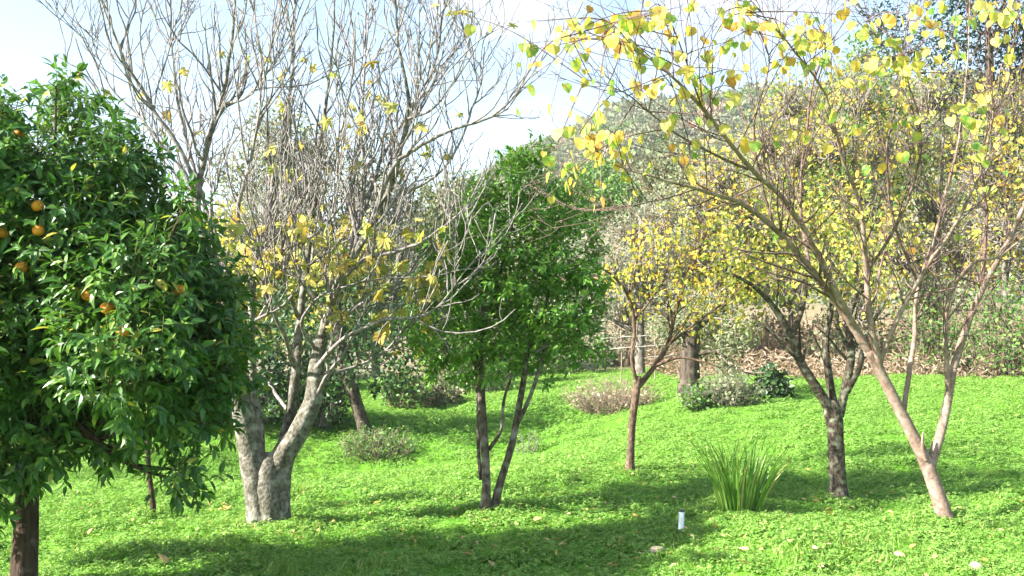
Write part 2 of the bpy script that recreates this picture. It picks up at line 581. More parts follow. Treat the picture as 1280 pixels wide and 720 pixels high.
M['grey_twig'] = bark_mat('grey twig', (0.25, 0.22, 0.19), (0.13, 0.11, 0.095), (0.34, 0.315, 0.275), 20.0, 0.4, 0.1)
M['dry_twig'] = bark_mat('dry twig', (0.27, 0.205, 0.15), (0.15, 0.11, 0.08), (0.36, 0.30, 0.24), 20.0, 0.4, 0.1)
M['weathered'] = bark_mat('weathered wood', (0.34, 0.30, 0.255), (0.2, 0.17, 0.14), (0.44, 0.40, 0.35), 8.0, 0.45, 0.3)
M['orange_skin'] = plain_mat('orange peel', (0.62, 0.19, 0.01), (0.74, 0.29, 0.02), 14.0, 0.42, 0.5, 0.004, 0.45)
M['green_stem'] = plain_mat('green calyx', (0.08, 0.12, 0.03), (0.14, 0.18, 0.05), 60.0, 0.7)
M['white_pipe'] = plain_mat('white plastic pipe', (0.70, 0.74, 0.78), (0.80, 0.83, 0.86), 30.0, 0.4, 0.05, 0.002)
M['brown_metal'] = plain_mat('rusty brown', (0.09, 0.045, 0.028), (0.18, 0.09, 0.05), 60.0, 0.8)
M['dark_cap'] = plain_mat('dark cap', (0.03, 0.035, 0.045), (0.06, 0.065, 0.08), 60.0, 0.5)
M['stone'] = plain_mat('pale stone', (0.24, 0.19, 0.13), (0.38, 0.31, 0.22), 18.0, 0.9, 0.5, 0.01)


def ground_material():
    m, n, l, out = new_mat('mossy soil')
    tc = n.new('ShaderNodeTexCoord')
    n1 = n.new('ShaderNodeTexNoise'); n1.inputs['Scale'].default_value = 9.0; n1.inputs['Detail'].default_value = 8
    n2 = n.new('ShaderNodeTexNoise'); n2.inputs['Scale'].default_value = 0.35; n2.inputs['Detail'].default_value = 4
    l.new(tc.outputs['Object'], n1.inputs['Vector'])
    l.new(tc.outputs['Object'], n2.inputs['Vector'])
    r1 = ramp(n, [(0.3, (0.06, 0.15, 0.015)), (0.55, (0.10, 0.25, 0.02)), (0.75, (0.15, 0.31, 0.03))])
    r2 = ramp(n, [(0.58, (0, 0, 0)), (0.75, (0.6, 0.6, 0.6))])
    l.new(n1.outputs['Fac'], r1.inputs['Fac'])
    l.new(n2.outputs['Fac'], r2.inputs['Fac'])
    mx = n.new('ShaderNodeMix'); mx.data_type = 'RGBA'
    l.new(r2.outputs['Color'], mx.inputs['Factor'])
    l.new(r1.outputs['Color'], mx.inputs['A'])
    mx.inputs['B'].default_value = (0.22, 0.30, 0.07, 1)
    sep = n.new('ShaderNodeSeparateXYZ')
    l.new(tc.outputs['Object'], sep.inputs[0])
    mr = n.new('ShaderNodeMapRange')
    mr.inputs['From Min'].default_value = 24.0
    mr.inputs['From Max'].default_value = 29.0
    l.new(sep.outputs['Y'], mr.inputs['Value'])
    dry = ramp(n, [(0.35, (0.13, 0.13, 0.065)), (0.65, (0.26, 0.20, 0.13))])
    l.new(n1.outputs['Fac'], dry.inputs['Fac'])
    mx2 = n.new('ShaderNodeMix'); mx2.data_type = 'RGBA'
    l.new(mr.outputs['Result'], mx2.inputs['Factor'])
    l.new(mx.outputs['Result'], mx2.inputs['A'])
    l.new(dry.outputs['Color'], mx2.inputs['B'])
    mx = mx2
    p = n.new('ShaderNodeBsdfPrincipled')
    p.inputs['Roughness'].default_value = 0.95
    p.inputs['Specular IOR Level'].default_value = 0.1
    l.new(mx.outputs['Result'], p.inputs['Base Color'])
    b = n.new('ShaderNodeBump'); b.inputs['Strength'].default_value = 0.8; b.inputs['Distance'].default_value = 0.03
    l.new(n1.outputs['Fac'], b.inputs['Height'])
    l.new(b.outputs['Normal'], p.inputs['Normal'])
    l.new(p.outputs[0], out.inputs['Surface'])
    return m


M['scrub_grey'] = leaf_mat('grey scrub', [(0.0, (0.13, 0.15, 0.09)), (0.5, (0.18, 0.20, 0.12)), (1.0, (0.25, 0.26, 0.17))], 0.2, 0.7, 0.2, 1.2)
M['scrub_green'] = leaf_mat('green scrub', [(0.0, (0.09, 0.125, 0.055)), (0.5, (0.13, 0.17, 0.075)), (1.0, (0.19, 0.22, 0.11))], 0.2, 0.7, 0.2, 1.2)
M['ground'] = ground_material()
M['hill'] = plain_mat('dry hillside', (0.12, 0.13, 0.07), (0.20, 0.18, 0.11), 0.09, 0.95, 0.6, 0.6, 0.1)


# ------------------------------------------------------------------ the ground and the hill
def grid_mesh(name, xs, ys, zf, mat):
    X, Y = np.meshgrid(xs, ys)
    Z = zf(X, Y)
    V = np.stack([X, Y, Z], -1).reshape(-1, 3)
    nx, ny = len(xs), len(ys)
    idx = np.arange(nx * ny).reshape(ny, nx)
    Q = np.stack([idx[:-1, :-1], idx[:-1, 1:], idx[1:, 1:], idx[1:, :-1]], -1).reshape(-1, 4)
    return mesh_from(name, V, [Q], mat, True)


def spaced(lo, hi, a, b, fine, coarse):
    """coordinates, fine between a and b and growing coarser outside"""
    mid = list(np.arange(a, b + 1e-6, fine))
    s, x = fine, b
    up = []
    while x < hi:
        s = min(s * 1.25, coarse)
        x += s
        up.append(x)
    s, x = fine, a
    dn = []
    while x > lo:
        s = min(s * 1.25, coarse)
        x -= s
        dn.append(x)
    return np.array(dn[::-1] + mid + up)


gx = spaced(-900, 900, -12, 14, 0.10, 60)
gy = spaced(-300, 1400, 3.0, 24, 0.10, 60)


def ground_z(X, Y):
    far = np.clip((np.maximum(np.abs(X) - 40, Y - 60) / 40), 0, 1)
    return gh(X, Y) * (1 - far) - 1.5 * far


link('ground', grid_mesh('ground', gx, gy, ground_z, M['ground']), kind='structure')

RX = np.array([-400, -160, -90, -47, -30, -11, 0, 7, 16, 26, 49, 87, 160, 260, 400.0])
RPY = np.array([374, 370, 365, 352, 325, 282, 210, 184, 154, 142, 130, 120, 118, 135, 200.0])
HS = 1.9
RX = RX * HS
RZ = 1.6 + (400 - RPY) * 170.0 * HS / F


def hill_z(X, Y):
    r = np.interp(X + 3 * wave(X, Y, 90, 21), RX, RZ)
    up = sstep(48, 172 * HS, Y)
    down = 1 - 0.5 * sstep(172 * HS + 5, 800, Y)
    n = (2.2 * wave(X, Y, 70, 11) + 0.7 * wave(X, Y, 24, 12)) * sstep(55, 90, Y)
    return r * up * down + n * np.minimum(1, up * 3) - 1.2 * (1 - sstep(48, 62, Y)) - 12 * sstep(600, 800, np.abs(X))


link('hill', grid_mesh('hill', np.arange(-800, 801, 8.0), np.arange(48, 820, 6.0), hill_z, M['hill']), kind='structure')


# ------------------------------------------------------------------ instanced cover
def instancer(name, pts, rot, scl, which, protos, **props):
    me = bpy.data.meshes.new(name)
    me.vertices.add(len(pts))
    me.vertices.foreach_set('co', np.asarray(pts, np.float32).ravel())
    a = me.attributes.new('rot', 'FLOAT_VECTOR', 'POINT'); a.data.foreach_set('vector', np.asarray(rot, np.float32).ravel())
    a = me.attributes.new('scl', 'FLOAT', 'POINT'); a.data.foreach_set('value', np.asarray(scl, np.float32))
    a = me.attributes.new('which', 'INT', 'POINT'); a.data.foreach_set('value', np.asarray(which, np.int32))
    o = link(name, me, **props)
    g = bpy.data.node_groups.new(name + ' scatter', 'GeometryNodeTree')
    g.interface.new_socket('Geometry', in_out='INPUT', socket_type='NodeSocketGeometry')
    g.interface.new_socket('Geometry', in_out='OUTPUT', socket_type='NodeSocketGeometry')
    n, l = g.nodes, g.links
    gi, go = n.new('NodeGroupInput'), n.new('NodeGroupOutput')
    join = n.new('GeometryNodeJoinGeometry')

    def named(nm, ty):
        x = n.new('GeometryNodeInputNamedAttribute')
        x.data_type = ty
        x.inputs['Name'].default_value = nm
        return x.outputs['Attribute']
    for k, pr in enumerate(protos):
        cmp_ = n.new('FunctionNodeCompare'); cmp_.data_type = 'INT'; cmp_.operation = 'EQUAL'
        ins = [s for s in cmp_.inputs if s.enabled]
        l.new(named('which', 'INT'), ins[0])
        ins[1].default_value = k
        oi = n.new('GeometryNodeObjectInfo')
        oi.inputs['Object'].default_value = pr
        oi.inputs['As Instance'].default_value = True
        ip = n.new('GeometryNodeInstanceOnPoints')
        l.new(gi.outputs[0], ip.inputs['Points'])
        l.new(cmp_.outputs[0], ip.inputs['Selection'])
        l.new(oi.outputs['Geometry'], ip.inputs['Instance'])
        e2r = n.new('FunctionNodeEulerToRotation')
        l.new(named('rot', 'FLOAT_VECTOR'), e2r.inputs[0])
        l.new(e2r.outputs[0], ip.inputs['Rotation'])
        l.new(named('scl', 'FLOAT'), ip.inputs['Scale'])
        l.new(ip.outputs[0], join.inputs[0])
    l.new(join.outputs[0], go.inputs[0])
    md = o.modifiers.new('scatter', 'NODES')
    md.node_group = g
    return o


def proto(name, V, polys, mat):
    return bpy.data.objects.new(name, mesh_from(name, V, polys, mat, False))


def clover_proto(seed, n=24, rad=0.11, h0=0.015, h1=0.07, leaf=0.0145):
    rng = np.random.default_rng(seed)
    pos, yd, nr, sz = [], [], [], []
    for i in range(n):
        a, r = rng.uniform(0, 6.28), rad * math.sqrt(rng.uniform())
        c = np.array([r * math.cos(a), r * math.sin(a), rng.uniform(h0, h1) * (1 - 0.5 * (r / rad) ** 2)])
        up = unit(np.array([rng.normal(0, .3) + 0.5 * c[0] / rad, rng.normal(0, .3) + 0.5 * c[1] / rad, 1.0]))
        u = perp(up, rng)
        v = np.cross(up, u)
        s = leaf * rng.uniform(0.75, 1.3)
        for k in range(3):
            t = k * 2.094
            d = math.cos(t) * u + math.sin(t) * v
            pos.append(c); yd.append(d - 0.18 * up); nr.append(up); sz.append(s)
    tpl = (np.array([(0, 0, 0), (0.5, 0.75, 0.05), (0.22, 1.02, -0.04), (0, 0.85, -0.06), (-0.22, 1.02, -0.04), (-0.5, 0.75, 0.05)], float),
           [np.array([(0, 1, 2, 3), (0, 3, 4, 5)])])
    return leaf_verts(tpl, np.array(pos), np.array(yd), np.array(nr), np.array(sz))


def grass_proto(seed, n=26, rad=0.09, hgt=0.085, w=0.0035):
    rng = np.random.default_rng(seed)
    V, T, Q = [], [], []
    for i in range(n):
        a, r = rng.uniform(0, 6.28), rad * math.sqrt(rng.uniform())
        b = np.array([r * math.cos(a), r * math.sin(a), -0.01])
        d = np.array([rng.normal(0, .35), rng.normal(0, .35), 1.0])
        s = unit(np.array([-d[1] + 0.01, d[0], 0])) * w * rng.uniform(0.7, 1.3)
        h = hgt * rng.uniform(0.5, 1.2)
        m = b + d * h * 0.55
        t = b + d * h + np.array([d[0], d[1], -0.3]) * h * 0.5
        k = len(V)
        V += [b - s, b + s, m + s * .8, m - s * .8, t]
        Q.append((k, k + 1, k + 2, k + 3)); T.append((k + 3, k + 2, k + 4))
    return np.array(V), [np.array(Q), np.array(T)]


def scatter_xy(rng, y0, y1, per_m2, margin=2.2):
    wmax = 0.62 * y1 + margin
    n = int((y1 - y0) * 2 * wmax * per_m2)
    x, y = rng.uniform(-wmax, wmax, n), rng.uniform(y0, y1, n)
    k = np.abs(x) < 0.62 * y + margin
    return x[k], y[k]


def scatter_cover():
    rng = np.random.default_rng(77)
    protos = [proto('clover_clump', *clover_proto(s), M['clover']) for s in range(4)]
    protos += [proto('grass_tuft', *grass_proto(s), M['grass']) for s in range(2)]
    X, Y, S, K = [], [], [], []
    for y0, y1, dens, sc_ in ((3.6, 7, 210, 0.95), (7, 11, 170, 1.05), (11, 17, 165, 0.98), (17, 26, 115, 1.2)):
        x, y = scatter_xy(rng, y0, y1, dens)
        ok = ~((x > 3.6) & (y > 21.6 + 0.12 * (x - 8)))
        x, y = x[ok], y[ok]
        g = wave(x, y, 2.2, 31) + 0.5 * wave(x, y, 0.6, 32)
        grass = (g > 1.15) | (rng.uniform(size=len(x)) < 0.035) | ((np.abs(x - 1.95) < 0.9) & (np.abs(y - 6.6) < 0.5) & (rng.uniform(size=len(x)) < 0.35))
        big = 1 + 0.35 * wave(x, y, 0.8, 33) + 0.2 * wave(x, y, 3.0, 34)
        X.append(x); Y.append(y)
        S.append(sc_ * np.clip(big, 0.55, 1.6) * rng.uniform(0.8, 1.2, len(x)))
        K.append(np.where(grass, rng.integers(4, 6, len(x)), rng.integers(0, 4, len(x))))
    for fx, fy, fr in ((335, 660, .24), (611, 643, .14), (788, 591, .09), (1048, 626, .14), (1181, 655, .14), (191, 646, .07), (456, 548, .25), (851, 672, .05), (925, 640, .25)):
        c = at_ground(fx, fy)
        m = int(150 * fr / .15)
        a = rng.uniform(0, 6.28, m)
        rr = fr * rng.uniform(.75, 1.6, m)
        X.append(c[0] + rr * np.cos(a)); Y.append(c[1] + rr * np.sin(a))
        S.append(rng.uniform(.7, 1.25, m)); K.append(rng.integers(0, 6, m))
    X, Y, S, K = map(np.concatenate, (X, Y, S, K))
    P = np.stack([X, Y, gh(X, Y) - 0.008], -1)
    rot = np.stack([rng.normal(0, .12, len(X)), rng.normal(0, .12, len(X)), rng.uniform(0, 6.28, len(X))], -1)
    instancer('clover_ground_cover', P, rot, S, K, protos, kind='stuff', label='bright green clover and grass carpeting the orchard ground', category='ground cover')


scatter_cover()


def bush_proto(seed, n, mat, size=0.16):
    rng = np.random.default_rng(seed)
    d = unit(rng.normal(size=(n, 3)))
    d[:, 2] = np.abs(d[:, 2])
    r = rng.uniform(0.5, 1.0, (n, 1)) * (1 + 0.25 * np.sin(5 * d[:, :1] + 4 * d[:, 1:2] + seed))
    pos = d * r * np.array([1, 1, 0.85])
    V, polys = leaf_verts(tpl_oval(0.4), pos, unit(d + rng.normal(0, .8, (n, 3))), unit(d + rng.normal(0, .5, (n, 3))), size * rng.uniform(0.7, 1.4, n))
    return proto('scrub_bush', V, polys, mat)


def scatter_hill():
    rng = np.random.default_rng(5)
    protos = [bush_proto(1, 260, M['scrub_grey'], 0.3), bush_proto(2, 260, M['scrub_green'], 0.28), bush_proto(3, 260, M['green_leaf'], 0.3), bush_proto(4, 200, M['dry_leaf'], 0.3)]
    n = 26000
    x, y = rng.uniform(-130, 240, n), rng.uniform(64, 335, n)
    k = (np.abs(x - 20) < 0.62 * y + 15) & (wave(x, y, 30, 41) + 0.7 * wave(x, y, 9, 42) + rng.normal(0, .4, n) > -0.75)
    x, y = x[k], y[k]
    P = np.stack([x, y, hill_z(x, y) - 0.2], -1)
    S = np.exp(rng.normal(-0.18, 0.5, len(x))) * (0.75 + 0.6 * y / 330)
    rot = np.stack([0 * x, 0 * x, rng.uniform(0, 6.28, len(x))], -1)
    K = rng.choice(4, len(x), p=[0.55, 0.37, 0.05, 0.03])
    instancer('hillside_scrub', P, rot, S, K, protos, kind='stuff', label='grey green scrub covering the distant hillside', category='scrub')


scatter_hill()


# ------------------------------------------------------------------ trees
def lobes_from(L, Y, rng, depth=0.35, squash=0.9):
    """(px, py, radius px[, depth offset]) -> centres, radii in metres"""
    C, Rr = [], []
    for l in L:
        dz = l[3] if len(l) > 3 else rng.uniform(-depth, depth)
        C.append(at(l[0], l[1], Y + dz))
        Rr.append(l[2] / F * (Y + dz))
    return np.array(C), np.array(Rr)


def lobe_points(C, Rr, n, rng, shell=4.0):
    w = Rr ** 2
    k = rng.choice(len(C), n, p=w / w.sum())
    d = unit(rng.normal(size=(n, 3)))
    r = rng.uniform(size=(n, 1)) ** (1 / shell)
    return C[k] + d * r * Rr[k][:, None], d, k


def shoots(pos, dirs, k, L, size, rng, droop=0.4, spread=0.8):
    """rosettes of k leaves at each shoot"""
    n = len(pos)
    d = unit(dirs)
    u = unit(np.cross(d, unit(rng.normal(size=(n, 3)))))
    v = np.cross(d, u)
    P, Yd, N, S = [], [], [], []
    ph = rng.uniform(0, 6.28, n)
    for i in range(k):
        a = (ph + i * 2.4)[:, None]
        f = i / (k - 1)
        rad = np.cos(a) * u + np.sin(a) * v
        y = d * (0.25 + 0.7 * f) + rad * spread * (1 - 0.35 * f) + np.array([0, 0, -droop]) + rng.normal(0, .15, (n, 3))
        P.append(pos + d * L * f + rad * 0.004)
        Yd.append(y)
        N.append(d + rad * 0.1 + np.array([0, 0, 0.5]) + rng.normal(0, .25, (n, 3)))
        S.append(size * rng.uniform(0.65, 1.2, n))
    return np.concatenate(P), np.concatenate(Yd), np.concatenate(N), np.concatenate(S)


def fruit_mesh():
    V, Q, T = [], [], []
    n, m = 16, 10
    for j in range(1, m):
        ph = math.pi * j / m
        r = math.sin(ph)
        z = math.cos(ph) * 0.93
        if j == 1:
            z -= 0.05
        for i in range(n):
            a = 2 * math.pi * i / n
            V.append((r * math.cos(a), r * math.sin(a), z))
    top, bot = len(V), len(V) + 1
    V += [(0, 0, 0.82), (0, 0, -0.91)]
    for j in range(m - 2):
        for i in range(n):
            a, b = j * n + i, j * n + (i + 1) % n
            Q.append((a, a + n, b + n, b))
    for i in range(n):
        T.append((top, i, (i + 1) % n))
        T.append((bot, (m - 2) * n + (i + 1) % n, (m - 2) * n + i))
    return mesh_from('orange', V, [np.array(Q), np.array(T)], M['orange_skin'], True)


def orange_tree():
    rng = np.random.default_rng(101)
    Y = 5.75
    b = at(30, 746, Y)
    b[2] = gh(b[0], b[1]) - 0.03
    t = thing('orange_tree', b, 'dense dark green orange tree with ripe oranges at the left edge', 'tree')
    tr = Tubes()
    P, r = limb([(28, 760, 0, .088), (31, 700, 0, .072), (33, 640, 0, .066), (35, 590, 0, .062), (40, 540, 0, .055), (50, 470, 0, .045)], Y, 1, 0.05)
    P[0, 2] = b[2] - 0.05
    tr.add(P, r, 16)
    tr.build('trunk', M['orange_bark'], t, b, 0.05, 1)
    L = [(85, 128, 28), (8, 135, 30), (45, 190, 55), (118, 205, 50), (0, 240, 70), (150, 275, 55), (218, 300, 42), (90, 300, 80), (20, 340, 80),
         (160, 365, 80), (240, 372, 58), (274, 405, 38), (60, 420, 90), (150, 450, 80), (230, 462, 68), (270, 478, 40), (290, 440, 26), (30, 500, 68),
         (108, 508, 55), (190, 515, 42), (255, 525, 34), (8, 575, 38, -.2), (60, 565, 24, -.2), (224, 588, 20, -.2), (238, 606, 20, -.2), (145, 562, 18, -.1), (-60, 300, 90), (-80, 430, 100),
         (-60, 200, 70), (-70, 530, 60), (182, 200, 22), (165, 240, 35), (-150, 350, 80), (150, 168, 16), (105, 160, 22), (232, 258, 18), (70, 108, 12), (245, 330, 26), (304, 470, 14), (-110, 600, 60, -.5), (-60, 640, 45, -.6)]  # closing pair of low lobes, out of view at left, added to shade the trunk
    C, Rr = lobes_from(L, Y, rng, 0.55)
    bt = Tubes()
    fork = P[-3]
    for c in C:
        mid = 0.5 * (fork + c) + np.array([0, 0, -0.12]) + rng.normal(0, .06, 3)
        S = smooth_path(np.array([P[-1] * 0.5 + fork * 0.5, mid, c]), 0.12)
        bt.add(S, np.linspace(0.026, 0.006, len(S)), 6)
    bt.build('branch', M['orange_bark'], t, b)
    pos, d, k = lobe_points(C, Rr, 4300, rng, 2.6)
    dirs = d * 0.8 + np.array([0, 0, 0.25]) + rng.normal(0, .35, d.shape)
    dirs[pos[:, 2] < 0.95] += np.array([0, 0, -0.7])
    tw = Tubes()
    for p, dd, kk in zip(pos, dirs, k):
        back = p - unit(dd) * 0.16 + (C[kk] - p) * 0.25
        tw.add(np.array([back, (back + p) / 2 + rng.normal(0, .01, 3), p, p + unit(dd) * 0.12]), np.array([.0035, .003, .0022, .0014]), 3)
    tw.build('twigs', M['green_stem'], t, b, kind='stuff')
    P_, Y_, N_, S_ = shoots(pos, dirs, 8, 0.12, 0.074, rng, 0.42)
    # fruit
    of = [(23, 168), (47, 257), (48, 288), (4, 291), (27, 334), (110, 369), (134, 385), (155, 413), (225, 363), (240, 423)]
    me = fruit_mesh()
    cap = Tubes()
    cap.add(np.array([(0, 0, 0.80), (0, 0, 0.90), (0, 0, 1.3)]), np.array([0.22, 0.13, 0.08]), 6)
    Vc, pc = cap.arrays()
    capm = mesh_from('calyx', Vc, pc, M['green_stem'], True)
    keep = np.ones(len(P_), bool)
    for i, (px, py) in enumerate(of):
        ray = unit(at(px, py, 5) - CAM)
        rel = C - CAM
        al = rel @ ray
        dist = np.linalg.norm(rel - al[:, None] * ray, axis=1)
        h = np.where(dist < Rr, al - np.sqrt(np.maximum(Rr ** 2 - dist ** 2, 0)), 99)
        s = (h.min() if h.min() < 90 else 5.5) + (0.07 if i < 5 else 0.17)
        c = CAM + ray * s
        o = link('orange', me, t, c - b)
        k_ = rng.uniform(.031, .038)
        o.scale = (k_, k_, k_ * rng.uniform(.92, 1.04))
        o.rotation_euler = (rng.normal(0, .25), rng.normal(0, .25), rng.uniform(0, 6))
        link('calyx', capm, o)
        rl = (P_ + 0.5 * unit(Y_) * S_[:, None]) - CAM
        a2 = rl @ ray
        ds = np.linalg.norm(rl - a2[:, None] * ray, axis=1)
        keep &= ~((ds < (0.034 if i < 5 else 0.022)) & (a2 < s + 0.03))
    P_, Y_, N_, S_ = P_[keep], Y_[keep], N_[keep], S_[keep]
    tpl = tpl_lance(0.21, 0.2, 0.07)
    m = split_leaves(P_, S_, 300)
    leaf_objects('leaf', tpl, P_[m], Y_[m], N_[m], S_[m], M['orange_leaf'], t, b)
    leaf_mesh('foliage', tpl, P_[~m], Y_[~m], N_[~m], S_[~m], M['orange_leaf'], t, b, kind='stuff')


orange_tree()


def citrus_tree():
    rng = np.random.default_rng(202)
    g = at_ground(611, 643)
    Y = g[1]
    t = thing('citrus_tree', g, 'bushy bright green evergreen tree with two slender leaning trunks in the middle', 'tree')
    stems = [[(605, 660, 0, .12), (606, 642, 0, .068), (608, 610, 0, .047), (606, 560, 0, .044), (602, 500, 0, .042), (600, 440, .05, .036), (605, 380, .05, .02)],
             [(615, 658, .05, .10), (618, 638, .05, .056), (624, 608, .05, .042), (640, 555, .05, .036), (648, 512, .05, .034), (656, 465, 0, .030), (662, 400, 0, .02)]]
    for s in stems:
        tr = Tubes()
        P, r = limb(s, Y, 0.8, 0.05)
        tr.add(P, r, 14)
        tr.build('trunk', M['citrus_bark'], t, g, 0.07, 2)
    for s in [[(611, 562, .0, .022), (626, 538, -.05, .018), (630, 500, -.05, .016), (642, 462, -.05, .013), (650, 420, 0, .01)],
              [(645, 532, .05, .026), (660, 502, .0, .022), (672, 468, 0, .02), (684, 420, 0, .014)],
              [(601, 600, .05, .022), (598, 560, .08, .02), (597, 500, .08, .018), (590, 440, .1, .012)],
              [(602, 480, 0, .02), (585, 430, 0, .016), (565, 380, 0, .01)],
              [(668, 440, 0, .018), (705, 425, -.1, .014), (745, 440, -.15, .008), (757, 462, -.15, .005)],
              [(655, 460, 0, .02), (690, 350, .1, .012), (690, 270, .1, .008)], [(604, 420, 0, .02), (630, 320, 0, .012), (655, 230, 0, .008)]]:
        tr = Tubes()
        P, r = limb(s, Y, 0.8, 0.06)
        tr.add(P, r, 8)
        tr.build('branch', M['citrus_bark'], t, g, 0.04, 3)
    L = [(662, 230, 40), (622, 268, 45), (692, 268, 45), (590, 322, 46), (640, 320, 60), (702, 330, 48), (576, 378, 42), (640, 388, 60), (700, 388, 46),
         (568, 440, 36), (618, 440, 42), (672, 440, 38), (722, 428, 32), (552, 405, 22), (596, 250, 24), (672, 196, 18), (738, 345, 18), (735, 395, 22), (560, 335, 20), (640, 205, 22), (748, 448, 12), (600, 470, 18), (545, 455, 16), (532, 380, 18), (528, 430, 20), (540, 320, 16), (575, 285, 18), (750, 370, 14), (745, 310, 14), (715, 240, 18), (535, 350, 22), (522, 405, 18), (550, 300, 20)]
    C, Rr = lobes_from(L, Y, rng, 0.4)
    pos, d, k = lobe_points(C, Rr, 1650, rng, 2.3)
    dirs = d * 0.7 + np.array([0, 0, 0.5]) + rng.normal(0, .4, d.shape)
    tw = Tubes()
    for p, dd, kk in zip(pos, dirs, k):
        back = p - unit(dd) * 0.13 + (C[kk] - p) * 0.25
        tw.add(np.array([back, p, p + unit(dd) * 0.1]), np.array([.003, .002, .0012]), 3)
    tw.build('twigs', M['green_stem'], t, g, kind='stuff')
    P_, Y_, N_, S_ = shoots(pos, dirs, 8, 0.11, 0.066, rng, 0.3)
    tpl = tpl_lance(0.2, 0.16, 0.07)
    m = split_leaves(P_, S_, 300)
    leaf_objects('leaf', tpl, P_[m], Y_[m], N_[m], S_[m], M['citrus_leaf'], t, g)
    leaf_mesh('foliage', tpl, P_[~m], Y_[~m], N_[~m], S_[~m], M['citrus_leaf'], t, g, kind='stuff')


citrus_tree()


def pick_nodes(nodes, rng, n, cond=None):
    P = np.array([x[0] for x in nodes])
    D = np.array([x[1] for x in nodes])
    w = np.ones(len(P))
    if cond is not None:
        px, py, f = project(P)
        w = cond(px, py, P)
    i = rng.choice(len(P), min(n, int((w > 0).sum())), replace=False, p=w / w.sum())
    return P[i], D[i]


